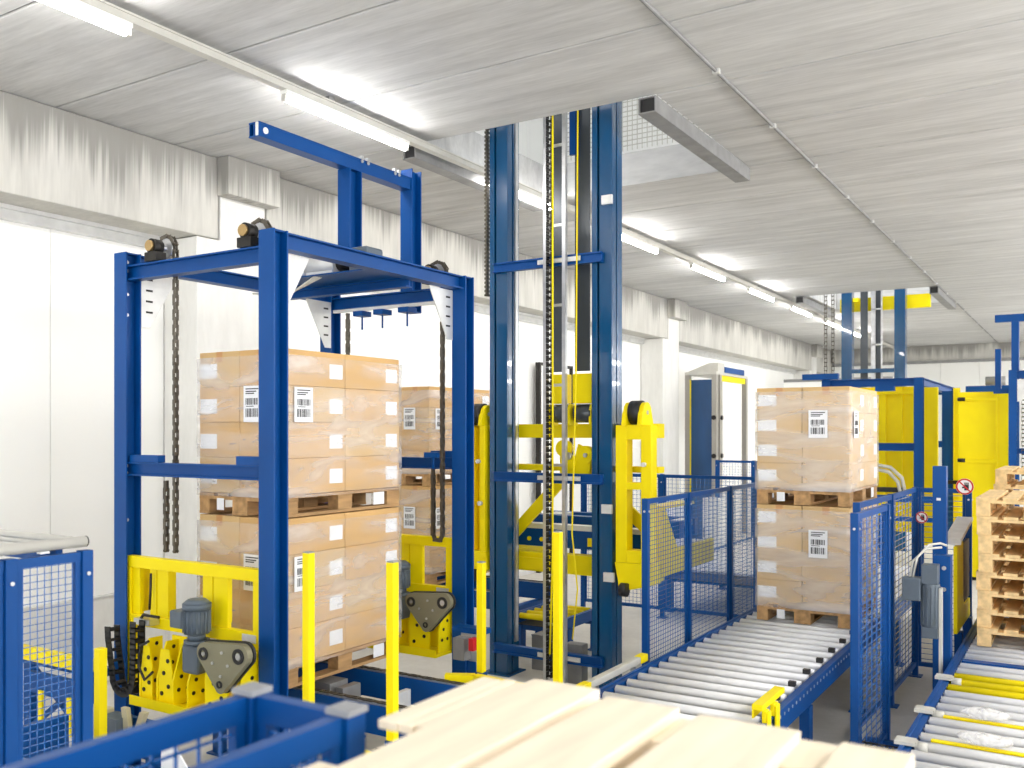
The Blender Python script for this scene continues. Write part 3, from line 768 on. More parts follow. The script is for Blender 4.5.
# cable tray with cables between the posts
t = thing('cable_tray', 'wire cable tray full of dark cables beside the near pallet', 'cable tray', (-3.5, 4.1, 0))
m = MB()
for k in range(14): m.box(-3.62+k*.045, -3.615+k*.045, 4.06, 4.30, .40, .405)
for y in (4.06, 4.14, 4.22, 4.30): m.box(-3.62, -3.02, y-.003, y+.003, .394, .3995)
for x in (-3.6, -3.05): m.box(x-.015, x+.015, 4.165, 4.195, 0, .393)
m.build('tray', STEEL, t)
m = MB()
for k in range(5): m.tube([(-3.6, 4.09+k*.04, .418), (-3.3, 4.10+k*.04+.01*(k % 2), .42), (-3.05, 4.09+k*.04, .418)], .011, 6)
m.build('cable', BLACK, t)

# ------------------------------------------------------------------ tall mast through the ceiling
MYF = 7.42
t = thing('lift_mast', 'tall blue two-column lift mast rising from floor through the nearer ceiling opening', 'lift mast', (-4.2, MYF+.1, 0))
MT = 8.2
for x0 in (-4.87, -3.78):
    m = MB(); w_ = .20
    m.box(x0, x0+.055, MYF+.0, MYF+.02, .015, MT); m.box(x0+.075, x0+w_, MYF, MYF+.02, .015, MT)     # front flange with a running slot
    m.box(x0, x0+.02, MYF+.02, MYF+.21, .015, MT); m.box(x0+w_-.02, x0+w_, MYF+.02, MYF+.085, .015, MT); m.box(x0+w_-.02, x0+w_, MYF+.105, MYF+.21, .015, MT)
    m.box(x0+.02, x0+w_-.02, MYF+.19, MYF+.21, .015, MT); m.box(x0+.02, x0+w_-.02, MYF+.05, MYF+.06, .015, MT)
    m.box(x0-.05, x0+w_+.05, MYF-.05, MYF+.26, 0, .015)
    m.build('column', MASTBLUE, t, .003)
for x0 in (-4.87+.2, -3.78):
    m = MB()
    if x0 < -4: m.box(x0+.001, x0+.018, MYF+.12, MYF+.17, .3, MT)
    else: m.box(x0-.018, x0-.001, MYF+.12, MYF+.17, .3, MT)
    m.build('guide_strip', STEEL, t)
for z in (3.85, 1.88, .26, 6.2):
    m = MB(); m.box(-4.80, -3.66, MYF-.035, MYF-.002, z-.045, z+.045); m.box(-4.80, -3.66, MYF-.06, MYF-.036, z+.030, z+.045); m.box(-4.80, -3.66, MYF-.06, MYF-.036, z-.045, z-.030)
    c = m.build('crossbar', BLUE, t)
    k = MB(); k.box(-4.30, -3.86, MYF-.072, MYF-.0605, z-.018, z+.022)
    for i in range(6): k.cyl((-4.27+i*.075, MYF-.080, z), (-4.27+i*.075, MYF-.0725, z), .010, 8)
    k.build('bracket_strip', GALV, c)
m = MB()
for (x, z) in ((-3.60, 4.35), (-3.60, 1.62), (-3.58, 1.02)): m.box(x-.07, x+.03, MYF-.03, MYF-.002, z-.04, z+.04)
m.build('sensor', GALV, t)
# ladder rail with cable chain beside it
m = MB(); m.box(-4.215, -4.185, MYF-.115, MYF-.075, .05, MT); m.box(-4.02, -3.985, MYF-.115, MYF-.075, .05, MT)
for k in range(11): m.box(-4.185, -4.02, MYF-.105, MYF-.085, .55+k*.72, .575+k*.72)
m.build('ladder_rail', STEEL, t)
ck = MB(); z = .08
while z < MT-.1:
    ck.box(-4.176, -4.170, MYF-.13, MYF-.08, z, z+.05); ck.box(-4.132, -4.126, MYF-.13, MYF-.08, z, z+.05); ck.box(-4.169, -4.133, MYF-.13, MYF-.122, z+.008, z+.03); z += .055
ck.build('cable_chain', DARK, t)
ck = MB(); z = 3.6
while z < MT-.1:
    ck.box(-4.93, -4.90, MYF+.0, MYF+.05, z, z+.022); ck.box(-4.925, -4.905, MYF+.01, MYF+.04, z+.022, z+.04); z += .04
ck.build('hoist_chain', CHAIN, t)
for x0, x1 in ((-4.27, -4.135), (-4.04, -3.885)):
    m = MB().box(x0, x1, MYF+.17, MYF+.182, 2.86, MT); m.build('lift_belt', BELT, t)
m = MB(); m.box(-4.06, -4.0, MYF+.1, MYF+.13, 4.84, MT); m.build('upper_link', BLUE, t)
m = MB(); m.tube([(-4.10, MYF-.14, MT), (-4.10, MYF-.14, 3.0), (-4.10, MYF-.14, 1.2), (-4.13, MYF-.14, .3)], .009, 6)
m.tube([(-3.885, MYF-.02, MT), (-3.885, MYF-.10, 2.8), (-3.925, MYF-.10, 1.4), (-3.87, MYF-.10, .9), (-3.92, MYF-.10, .45)], .007, 6)
m.build('yellow_cable', YEL, t)
# small boxes on the floor between the columns
MB().box(-4.60, -4.38, 7.75, 7.95, 0, .34).build('floor_box', MIDG, t, .006)
MB().box(-4.1, -3.92, 7.5, 7.62, 0, .36).build('floor_box', MIDG, t, .006)

# carriage riding on the mast
t = thing('mast_carriage', 'yellow lifting carriage spanning the tall mast with side arms and rollers', 'lift carriage', (-4.15, 7.8, .95))
YB = MYF+.215
m = MB(); m.box(-5.06, -3.24, YB+.02, YB+.16, 2.245, 2.375); m.box(-5.06, -4.92, 7.531, YB+.02, 2.25, 2.35); m.box(-3.50, -3.24, 7.531, YB+.02, 2.25, 2.35); m.build('frame_beam', YEL, t, .004)
m = MB(); m.box(-5.06, -3.24, YB+.02, YB+.16, 1.935, 1.99); m.build('middle_beam', YEL, t, .004)
m = MB(); m.box(-5.06, -3.24, YB+.02, YB+.16, .97, 1.15); m.box(-5.0, -4.3, YB+.0, YB+.019, .985, 1.10); m.build('lower_beam', YEL, t, .004)
m = MB(); m.bar((-4.93, YB+.06, 1.15), (-4.12, YB+.06, 1.96), .03, .11); m.bar((-3.98, YB+.06, 1.96), (-3.33, YB+.06, 1.40), .03, .11); m.build('brace', YEL, t)
m = MB(); m.box(-5.0, -3.3, YB+.18, YB+.30, 1.19, 1.36); m.build('fork_beam', BLUE, t)
k = MB(); k.box(-5.0, -3.3, YB+.18, YB+.30, 1.362, 1.41); k.build('slide_bar', GALV, t)
m = MB()
for x in (-4.66, -4.52, -3.95): m.cyl((x, YB+.165, 1.26), (x, YB+.179, 1.26), .022, 10)
m.box(-4.02, -3.82, YB+.168, YB+.178, 1.22, 1.30)
m.build('fitting', YEL, t)
# pulley housings on the beam
for x0, x1 in ((-4.225, -4.065), (-4.01, -3.81)):
    m = MB(); m.box(x0, x1, MYF+.06, MYF+.16, 2.56, 2.83); m.build('belt_clamp', YEL, t, .01)
    m = MB().cyl((x0+.01, MYF+.13, 2.47), (x1-.01, MYF+.13, 2.47), .085, 24); m.build('belt_drum', BELT, t)
for x in (-4.045, -3.822, -4.25):
    m = MB().prism([(MYF+.05, 2.36), (MYF+.215, 2.36), (MYF+.215, 2.5), (MYF+.18, 2.556), (MYF+.08, 2.556), (MYF+.05, 2.5)], 'x', x-.012, x+.012); m.build('drum_cheek', YEL, t)
m = MB()
for (x, z, r) in ((-4.12, 2.15, .075), (-4.07, 2.02, .07), (-3.90, 2.09, .085)): m.cyl((x, MYF+.08, z), (x, MYF+.15, z), r, 18)
m.prism([(-4.16, 1.90), (-3.86, 1.90), (-3.825, 2.12), (-3.97, 2.19), (-4.02, 2.02), (-4.16, 2.2)], 'y', MYF+.1, MYF+.13)
ec = m.build('eccentric', YEL, t)
MB().cyl((-4.05, MYF+.03, 2.08), (-4.05, MYF+.079, 2.08), .035, 12).build('shaft_end', STEEL, ec)
MB().cyl((-3.88, MYF+.06, 2.09), (-3.88, MYF+.079, 2.09), .02, 10).build('shaft_end', STEEL, ec)
# right and left arms
for sx, xa in ((1, -3.535), (-1, -5.13)):
    x0 = xa; x1 = xa+.335 if sx > 0 else xa+.22
    m = MB(); ya, yb_ = 7.40, 7.53
    if sx > 0:
        m.box(x0, x0+.105, ya, yb_, 1.16, 2.36); m.box(x1-.095, x1, ya, yb_, 1.16, 2.36)
        for z0_, z1_ in ((2.235, 2.36), (1.80, 1.86), (1.16, 1.27)): m.box(x0+.105, x1-.095, ya, yb_, z0_, z1_)
    else:
        m.box(x0, x0+.07, ya, yb_, 1.16, 2.36); m.box(x1-.06, x1, ya, yb_, 1.16, 2.36); m.box(x0+.07, x1-.06, yb_-.02, yb_, 1.16, 2.36)
    m.build('arm', YEL, t, .004)
    xc = (x0+x1)/2
    for q in (-.075, .075):
        m = MB().prism([(7.36, 2.361), (7.62, 2.361), (7.61, 2.40)] + [(7.49+.09*math.cos(a), 2.47+.09*math.sin(a)) for a in (0.1, .6, 1.1, 1.57, 2.0, 2.5, 3.0)] + [(7.38, 2.46)], 'x', xc+q-.02, xc+q+.02)
        m.build('wheel_cheek', YEL, t)
    m = MB().cyl((xc-.05, 7.49, 2.47), (xc+.05, 7.49, 2.47), .105, 24); wv = m.build('guide_wheel', BLACK, t)
    m = MB().cyl((xc-.10, 7.49, 2.47), (xc+.10, 7.49, 2.47), .02, 10); m.build('axle', STEEL, wv)
    m = MB(); m.prism([(x0-.01, 1.158), (x1+.01, 1.158), (x1+.02, .98), (x0+.03, .90), (x0+.02, 1.0)], 'y', 7.40, 7.58); m.build('arm_foot', YEL, t, .004)
    m = MB().cyl((x0+.07, 7.36, .93), (x0+.13, 7.36, .93), .06, 16); m.build('foot_wheel', BLACK, t)
    m = MB(); m.cyl((x1-.05, 7.34, 2.02), (x1-.05, 7.379, 2.02), .02, 10); m.cyl((x1-.03, 7.34, 1.62), (x1-.03, 7.379, 1.62), .022, 10); m.build('lubricator', GALV, t)
# forks reaching backwards
for x in (-3.22, -4.955):
    m = MB().prism([(7.61, 1.02), (7.61, 1.62), (7.70, 1.62), (7.98, 1.25), (8.22, 1.24), (8.95, 1.24), (8.95, 1.02)], 'x', x-.03, x+.03); m.build('fork', YEL, t, .004)
m = MB(); m.box(-3.34, -3.17, 7.62, 8.35, 1.625, 1.65); m.build('fork_guide', YEL, t)
m = MB(); m.box(-4.92, -3.26, 8.2, 8.32, 1.30, 1.46); m.box(-4.92, -3.26, 8.6, 8.7, 1.30, 1.46); m.build('load_beam', BLUE, t)
for xa, xb in ((-3.4, -3.28), (-4.8, -4.6)): MB().box(xa, xb, 8.33, 8.59, 1.40, 1.46).build('load_strip', GALV, t)

# roller table with yellow rollers beyond the mast
def roller_conveyor(label, x0, x1, y0, y1, zt, pitch=.18, r=.04, yellow=(), legs_y=(), rail_w=.045, rail_h=.17, holes=False, axis='x', group='roller conveyors'):
    """rollers lie along x between two rails that run along y"""
    t = thing('roller_conveyor', label, 'roller conveyor', ((x0+x1)/2, (y0+y1)/2, 0), group)
    for x in (x0, x1-rail_w):
        m = MB(); m.box(x, x+rail_w, y0, y1, zt-rail_h, zt-.012); m.box(x-.012 if x == x0 else x+rail_w-.012, x+.012 if x == x0 else x+rail_w+.012, y0, y1, zt-.0119, zt-.004)
        a = m.build('side_rail', BLUE, t, .002)
        if holes:
            h = MB(); n = int((y1-y0)/.09)
            xf = x+rail_w if x > (x0+x1)/2 else x
            for i in range(n):
                h.cyl((xf-.001, y0+.05+i*.09, zt-.055), (xf+.003, y0+.05+i*.09, zt-.055), .011, 8)
            h.build('bolt', STEEL, a)
    y = y0+.08; src = None; k = 0; ysrc = None; blk = None
    while y < y1-.05:
        mt = YEL if any(abs(y-q) < pitch*.5 for q in yellow) else ROLL
        key = 'y' if mt is YEL else 'r'
        c = src.get(key) if src else None
        if c is None:
            m = MB().cyl((x0+rail_w+.012, y, zt-r), (x1-rail_w-.012, y, zt-r), r, 20); m.cyl((x0+rail_w+.001, y, zt-r), (x1-rail_w-.001, y, zt-r), .010, 8)
            o = m.build('roller', mt, t); src = src or {}; src[key] = (o, y)
        else:
            o = c[0].copy(); C.objects.link(o); o.parent = t; o.location = (0, y-c[1], 0)
        y += pitch; k += 1
    MB().box(x0+rail_w+.002, x1-rail_w-.002, y0+.02, y1-.02, zt-rail_h+.01, zt-rail_h+.016).build('gap_shade_sheet', DARK, t)  # dark sheet added to stand in for the shade between rollers
    for yy in legs_y:
        for x in (x0, x1-rail_w):
            m = MB(); m.box(x-.01, x+rail_w+.01, yy-.05, yy+.05, .012, zt-rail_h-.001); m.box(x-.04, x+rail_w+.04, yy-.07, yy+.07, 0, .012); m.build('leg', BLUE, t)
        m = MB().box(x0+rail_w+.011, x1-rail_w-.011, yy-.03, yy+.03, zt-rail_h-.06, zt-rail_h-.001); m.build('cross_member', BLUE, t)
    return t
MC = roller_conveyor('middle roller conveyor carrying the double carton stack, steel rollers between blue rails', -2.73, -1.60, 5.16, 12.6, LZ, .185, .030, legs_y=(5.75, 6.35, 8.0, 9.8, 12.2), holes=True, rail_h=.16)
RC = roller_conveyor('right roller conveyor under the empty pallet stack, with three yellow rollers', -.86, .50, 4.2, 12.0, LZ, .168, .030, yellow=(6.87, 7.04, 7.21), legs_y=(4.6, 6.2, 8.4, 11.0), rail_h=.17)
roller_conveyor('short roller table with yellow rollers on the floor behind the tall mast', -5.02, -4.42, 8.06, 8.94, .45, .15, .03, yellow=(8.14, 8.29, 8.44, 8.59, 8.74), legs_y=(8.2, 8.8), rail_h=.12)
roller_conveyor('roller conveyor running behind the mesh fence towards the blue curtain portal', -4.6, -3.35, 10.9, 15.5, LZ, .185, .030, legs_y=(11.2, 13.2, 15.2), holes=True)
# details on the middle conveyor: struts, yellow bracket, reflectors, guide rail
m = MB(); m.bar((-1.57, 5.98, .40), (-1.57, 5.80, .04), .03, .03); m.build('strut', STEEL, MC)
m = MB()
for y in (7.45, 8.3, 9.3): m.box(-2.755, -2.735, y, y+.05, LZ-.09, LZ-.05)
m.build('reflector', ORANGE, MC)
m = MB()
for k in range(9): m.box(-1.70, -1.655, 5.82+k*.37, 5.86+k*.37, LZ-.003, LZ+.028)
m.build('roller_clip', BLACK, MC)
t = thing('yellow_bracket', 'bright yellow bent bracket on the near right rail of the middle conveyor', 'bracket', (-1.62, 5.5, LZ))
m = MB(); m.box(-1.665, -1.60, 5.30, 5.76, LZ+.07, LZ+.105); m.box(-1.665, -1.655, 5.30, 5.76, LZ+.02, LZ+.069); m.build('guard_plate', YEL, t, .006)
m = MB(); m.box(-1.612, -1.585, 5.48, 5.56, LZ-.002, LZ+.069); m.box(-1.584, -1.572, 5.48, 5.56, LZ-.16, LZ+.06); m.build('foot', YEL, t, .004)
m = MB(); m.box(-1.612, -1.585, 5.32, 5.38, LZ-.002, LZ+.069); m.box(-1.584, -1.572, 5.32, 5.38, LZ-.06, LZ+.06); m.build('foot', YEL, t, .004)
t = thing('guide_bar', 'pale guide bar with yellow tips along the left rail of the middle conveyor', 'guide bar', (-2.82, 5.8, 0))
m = MB().box(-2.845, -2.795, 5.48, 6.28, .60, .65); m.build('bar', GREY, t, .006)
m = MB(); m.box(-2.85, -2.79, 5.36, 5.478, .597, .653); m.box(-2.85, -2.79, 6.282, 6.40, .597, .653); m.build('tip', YEL, t, .006)
m = MB()
for y in (5.6, 6.2): m.box(-2.835, -2.805, y-.015, y+.015, 0, .599)
m.build('support', STEEL, t)
# details on the right conveyor
for y in (5.35, 6.02, 6.9):
    m = MB(); m.box(-.90, -.80, y, y+.10, LZ-.003, LZ+.015); m.box(-.80, -.79, y+.02, y+.08, LZ-.06, LZ+.015); m.cyl((-.79, y+.05, LZ-.025), (-.74, y+.05, LZ-.025), .035, 14); m.build('bearing_bracket', GREY, RC)
m = MB()
for y in (5.54, 6.044): m.box(-.74, .43, y-.020, y+.020, LZ-.016, LZ-.006)
m.build('yellow_strip', YEL, RC)
MB().box(-.885, -.8755, 6.62, 6.69, .51, .57).build('reflector', ORANGE, RC)
m = MB(); m.box(-.80, .44, 7.515, 7.60, LZ-.10, LZ+.004); m.build('stop_beam', BLUE, RC)
for (x, y, lab) in ((-.52, 6.044, 'clear crumpled plastic film lump on the right rollers, farther one near the yellow rollers'), (-.48, 5.54, 'clear crumpled plastic film lump on the right rollers, nearer one')):
    m = MB(); nu, nv = 16, 9
    for j in range(nv+1):
        ph = -PI/2+PI*j/nv
        for i in range(nu):
            th = 2*PI*i/nu; k = 1+random.uniform(-.10, .10)
            m.v.append((x+.13*k*math.cos(ph)*math.cos(th), y+.055*k*math.cos(ph)*math.sin(th), LZ+.04+.036*math.sin(ph)))
    for j in range(nv):
        for i in range(nu):
            q = (i+1) % nu; m.face([j*nu+i, j*nu+q, (j+1)*nu+q, (j+1)*nu+i], True)
    solo('film_scrap', m, SCRAP, lab, 'plastic film', (x, y, LZ+.002), 'clear film lumps on the right rollers')

# ------------------------------------------------------------------ mesh fences
FH = 1.78
def fence(label, pts, pitch=.04, z0=.12, h=FH, posts=None, wire=.0035, group='blue mesh safety fences', caps=False, rail=.04, gap=None):
    """pts: plan polyline; every point carries a post; panels of welded wire between"""
    t = thing('mesh_fence', label, 'safety fence', (pts[0][0], pts[0][1], 0), group)
    for (x, y) in pts:
        m = MB().box(x-.025, x+.025, y-.025, y+.025, .01, h); m.box(x-.06, x+.06, y-.06, y+.06, 0, .01); p = m.build('post', BLUE, t, .002)
        k = MB().cyl((x+.0255, y, h-.10), (x+.032, y, h-.10), .009, 8); k.cyl((x, y-.0255, h-.10), (x, y-.032, h-.10), .009, 8); k.build('bolt', STEEL, p)
        if caps: MB().box(x-.028, x+.028, y-.028, y+.028, h+.0005, h+.012).build('cap', CAPG, p)
    for (a, b) in zip(pts[:-1], pts[1:]):
        A, B = Vector((a[0], a[1], 0)), Vector((b[0], b[1], 0)); d = (B-A).normalized(); L = (B-A).length
        A += d*.028; B -= d*.028; L -= .056
        m = MB()
        for z in (h-.025, z0): m.bar(A+Vector((0, 0, z)), B+Vector((0, 0, z)), .03, rail)
        m.bar(A+d*.012+Vector((0, 0, z0+.02)), A+d*.012+Vector((0, 0, h-.045)), .024, .024); m.bar(B-d*.012+Vector((0, 0, z0+.02)), B-d*.012+Vector((0, 0, h-.045)), .024, .024)
        f = m.build('panel_frame', BLUE, t)
        w = MB(); wire_grid(w, A+Vector((0, 0, z0)), d, (0, 0, 1), max(2, int(L/(gap or pitch))), int((h-z0)/pitch), L, h-z0-.02, wire); w.build('wire_mesh', WIRE, f)
    return t
fence('blue mesh fence of three panels along the left side of the middle conveyor', [(-2.95, 6.72), (-2.95, 7.62), (-2.95, 8.72), (-2.95, 9.72)], .036)
fence('blue mesh fence far behind the mast, seen over the nearer middle fence', [(-5.6, 10.75), (-4.5, 10.75), (-3.3, 10.75)], .05)
fence('blue mesh fence in front of the blue curtain portal', [(-5.9, 16.7), (-5.2, 16.7), (-4.4, 16.7), (-3.4, 16.7)], .05)
fence('narrow blue mesh fence panel standing by the near right rail of the middle conveyor', [(-1.28, 6.22), (-1.25, 7.12)], .05, wire=.0055, gap=.14)
FF = fence('blue mesh fence with round prohibition sign, turning in front of the far yellow machines', [(-1.46, 7.16), (-1.42, 8.3), (-1.40, 9.45), (-.945, 9.45)], .05, wire=.005, gap=.14)
fence('blue mesh fence corner with grey capped posts, nearest the camera at lower left', [(-1.42, -1.6), (-1.42, -.2), (-1.42, 1.30), (-1.17, 1.30), (-1.17, -.2), (-1.17, -1.6)], .05, wire=.005, caps=True, rail=.05)
fence('narrow blue mesh fence panel at the left edge of the photo', [(-3.76, 1.2), (-3.76, 2.14), (-3.76, 2.48)], .03, wire=.003)

# signs on the right fence
def round_sign(x, y, z, r, label):
    t = thing('prohibition_sign', label, 'sign', (x, y, z), 'round prohibition signs')
    m = MB().cyl((x, y, z), (x, y-.004, z), r, 32); m.build('disc', PAPER, t)
    m = MB().ring((x, y-.0055, z), 'y', r*.80, r*.98, .002, 32); m.bar((x-r*.56, y-.0056, z+r*.56), (x+r*.56, y-.0056, z-r*.56), .001, r*.16, up=(1, 0, 1)); m.build('red_ring', RED, t)
    m = MB(); q = r/.1
    m.box(x-.005*q, x+.045*q, y-.0050, y-.0045, z-.045*q, z+.02*q)
    for i in range(4): m.box(x-.005*q+i*.013*q, x+.004*q+i*.013*q, y-.0050, y-.0045, z+.02*q, z+.05*q)
    m.box(x-.03*q, x-.005*q, y-.0050, y-.0045, z-.02*q, z+.0*q)
    m.build('hand_symbol', INK, t)
round_sign(-.975, 9.415, 1.80, .075, 'round red and white no-touch sign on top of the right fence rail')
round_sign(-1.34, 9.41, 1.50, .055, 'small red and white round sign low on the right fence beside the post')

# near-left white tube gate on the left fence
t = thing('tube_gate', 'white tube rail lying on top of the fence at the left edge of the photo', 'tube rail', (-3.8, 2.2, FH))
m = MB(); m.cyl((-3.79, .6, FH+.035), (-3.79, 2.50, FH+.035), .024, 16); m.build('front_tube', GREY, t)
m = MB(); m.cyl((-3.815, 2.45, FH+.038), (-6.2, 2.45, FH+.038), .022, 16); m.cyl((-3.815, 2.37, FH+.03), (-6.2, 2.37, FH+.03), .012, 12); m.cyl((-3.815, 2.29, FH+.026), (-6.2, 2.29, FH+.026), .012, 12); m.build('cross_tube', GREY, t)
m = MB(); m.box(-5.9, -3.83, 2.39, 2.42, FH-.03, FH+.01); m.box(-5.9, -3.83, 2.31, 2.345, FH-.03, FH+.008); m.build('support_bar', BLUE, t)
m = MB().cyl((-3.79, 2.501, FH+.035), (-3.79, 2.506, FH+.035), .024, 14); m.build('end_plug', BLACK, t)
for yy in (2.29, 1.5): MB().box(-3.81, -3.78, yy, yy+.04, FH+.001, FH+.011).build('clip', GALV, t)
m = MB(); m.box(-5.86, -5.80, 2.35, 2.41, 0, FH-.031); m.build('rear_leg', BLUE, t)

# yellow and blue table behind the left fence
t = thing('transfer_table', 'yellow and blue transfer table seen through the left fence mesh', 'transfer table', (-5.9, 3.6, 0))
m = MB(); m.box(-6.7, -5.6, 3.70, 3.76, .715, .80); m.build('yellow_rail', YEL, t)
m = MB(); m.box(-6.7, -5.6, 3.78, 3.9, .66, .714); m.box(-6.45, -6.38, 3.78, 3.85, .0, .659); m.box(-5.75, -5.69, 3.78, 3.85, .0, .659); m.bar((-6.4, 3.80, .2), (-5.75, 3.80, .62), .02, .04); m.bar((-6.4, 3.83, .62), (-5.75, 3.83, .2), .02, .04); m.box(-6.2, -5.62, 3.66, 3.699, .52, .66); m.build('under_frame', BLUE, t)
for bx_ in (-6.05, -5.72): MB().box(bx_, bx_+.05, 3.64, 3.659, .30, .55).build('buffer', YEL, t)
solo('yellow_post', MB().box(-4.885, -4.835, 3.28, 3.33, 0, 1.05), YEL, 'thin yellow post standing beside the left edge fence, left of the cable chain', 'post', (-4.86, 3.3, 0))
t = thing('blue_cover', 'blue sheet-metal cover standing on the floor behind the left fence', 'cover', (-5.0, 2.6, 0))
m = MB().box(-5.2, -4.35, 2.7, 2.74, 0, .62); m.box(-5.2, -5.16, 2.74, 3.3, 0, .62); m.build('sheet', BLUE, t)

# ------------------------------------------------------------------ machinery by the right fence
t = thing('drive_motor', 'grey vertical geared motor on the fence side of the right conveyor', 'motor', (-1.1, 7.45, 0))
m = MB(); m.box(-1.06, -.95, 7.42, 7.55, 1.18, 1.32); m.cyl((-1.005, 7.485, .86), (-1.005, 7.485, 1.18), .065, 18); m.box(-1.06, -.95, 7.43, 7.54, .78, .86)
for i in range(14):
    a = 2*PI*i/14; m.bar((-1.005+.066*math.cos(a), 7.485+.066*math.sin(a), .88), (-1.005+.066*math.cos(a), 7.485+.066*math.sin(a), 1.16), .006, .012)
m.build('motor_body', MOTOR, t, .008)
m = MB(); m.box(-1.19, -1.062, 7.40, 7.52, 1.05, 1.22); m.build('junction_box', MOTOR, t, .008)
m = MB(); m.tube([(-1.12, 7.45, 1.22), (-1.10, 7.5, 1.36), (-1.03, 7.6, 1.45), (-.96, 7.66, 1.46), (-.92, 7.70, 1.44)], .009, 8); m.tube([(-1.14, 7.45, 1.22), (-1.13, 7.5, 1.33), (-1.05, 7.6, 1.42), (-.95, 7.66, 1.43)], .009, 8); m.build('cable', GREY, t)
m = MB(); m.box(-.945, -.925, 7.45, 7.52, .02, 1.15); m.box(-1.0, -.925, 7.45, 7.52, 0, .02); m.build('mounting_rail', GREY, t)
t = thing('machine_post', 'short thick blue machine post with two bolts beside the right conveyor', 'post', (-.9, 7.7, 0))
m = MB(); m.box(-1.005, -.885, 7.62, 7.74, .012, 1.37); m.box(-1.04, -.91, 7.58, 7.78, 0, .012); m.build('post_body', BLUE, t, .004)
m = MB()
for z in (1.28, 1.12): m.cyl((-.93, 7.619, z), (-.93, 7.611, z), .016, 10)
m.build('bolt', STEEL, t)
t = thing('machine_post', 'tall thin blue post rising above the right fence behind the grey motor', 'post', (-1.0, 8.3, 0))
m = MB(); m.box(-1.06, -.96, 8.0, 8.1, .012, 2.03); m.box(-1.09, -.93, 7.97, 8.13, 0, .012); m.build('post_body', BLUE, t, .004)
m = MB(); m.box(-1.03, -1.0, 7.992, 7.999, 1.76, 1.78); m.build('plate', GALV, t)
t = thing('yellow_clamp', 'yellow machine frame with grey top sheet left of the empty pallets', 'machine frame', (-.95, 8.8, 0))
m = MB(); m.prism([(8.40, .64), (9.34, .64), (9.34, .80), (8.92, .80), (8.82, .88), (8.82, 1.36), (8.40, 1.36)], 'x', -.955, -.925); m.build('side_plate', YEL, t, .004)
m = MB(); m.prism([(8.84, .90), (8.94, .82), (9.33, .82), (9.33, 1.34), (8.84, 1.34)], 'x', -.953, -.930); m.build('dark_panel', BLACK, t)
m = MB(); m.prism([(8.40, 1.372), (8.44, 1.42), (9.34, 1.53), (9.34, 1.50), (8.46, 1.39)], 'x', -1.03, -.90); m.build('top_sheet', GALV, t)
for ys in (8.5, 9.2): MB().box(-.96, -.90, ys, ys+.1, 0, .638).build('stand', BLUE, t)
m = MB(); m.box(-1.35, -.92, 6.95, 7.0, .06, .12); m.box(-1.30, -1.0, 6.30, 6.36, .04, .10); m.box(-1.35, -1.3, 6.4, 6.949, .06, .12)
solo('floor_bracket', m, BLUE, 'blue floor bars between the right fence and the right conveyor', 'floor bars', (-1.1, 6.6, .04))
m = MB()
for k in range(7): m.tube([(-1.12+.03*k, 5.6, .42), (-1.12+.03*k, 5.62, .47), (-1.12+.03*k, 5.74, .47), (-1.12+.03*k, 5.76, .42)], .005, 6)
for y in (5.62, 5.68, 5.74): m.tube([(-1.14, y, .475), (-.92, y, .475)], .005, 6)
m.box(-1.06, -1.02, 5.65, 5.69, 0, .47)
solo('wire_basket', m, DARK, 'small wire basket beside the near end of the right conveyor', 'wire basket', (-1.03, 5.68, 0))

# white cabinets behind the middle fence
t = thing('control_cabinet', 'white control cabinet behind the right end of the middle fence', 'cabinet', (-3.1, 11.6, 0))
m = MB(); m.box(-3.25, -2.9, 12.2, 12.5, 0, 1.24); m.build('body', WHITE, t, .01)
m = MB()
for z in (.72, 1.05): m.cyl((-3.2, 12.199, z), (-3.2, 12.192, z), .015, 10)
m.build('lock', DARK, t)
t = thing('control_cabinet', 'tall white cabinet standing behind the middle of the mesh fence', 'cabinet', (-4.9, 13.8, 0))
m = MB(); m.box(-5.0, -4.72, 13.5, 13.8, 0, 1.3); m.build('body', WHITE, t, .01)
m = MB(); m.box(-4.98, -4.96, 13.492, 13.499, .7, .85); m.build('handle', DARK, t)
t = thing('wall_cabinet', 'white cabinet against the white wall seen behind the mast\'s right arm', 'cabinet', (-7.4, 15.3, 0))
m = MB(); m.box(-7.68, -7.3, 15.2, 16.3, .02, 2.0); m.build('body', WHITE, t, .01)
m = MB(); m.box(-7.299, -7.29, 15.24, 15.26, .1, 1.95); m.box(-7.299, -7.285, 15.7, 15.73, 1.0, 1.2); m.build('door_gap', DARK, t)

# portal with blue curtain against the left wall
t = thing('curtain_portal', 'aluminium portal with blue curtain standing against the far left wall', 'portal', (-6.95, 19.6, 0))
px0, px1, py0, py1, pz = -7.28, -6.59, 18.62, 20.7, 3.5
for (x, y) in ((px0, py0), (px1-.1, py0), (px1-.1, py1-.12), (px0, py1-.12), (px1-.1, py0+.22)):
    MB().box(x, x+.1, y, y+.12, 0, pz).build('post', ALU, t)
m = MB(); m.box(px0+.12, px1-.12, py0+.05, py0+.06, .05, pz-.1); m.build('curtain', CLEARC, t)
m = MB(); m.box(px0+.101, px0+.119, py0+.02, py0+.05, .05, pz-.1); m.box(px1-.1, px1-.02, py0+.36, py1-.13, pz-.12, pz-.001); m.build('yellow_strip', YEL, t)
m = MB(); m.box(px0, px1, py0, py1, pz+.001, pz+.06); m.prism([(px0, pz+.061), (px1, pz+.061), (px1, pz+.25), (px0+.5, pz+.25)], 'y', py0+.1, py0+.5); m.build('head_box', GREY, t)
m = MB(); m.box(px1-.3, px1+.02, py0+.5, py1-.3, pz+.061, pz+.18); m.build('blue_head', BLUE, t)
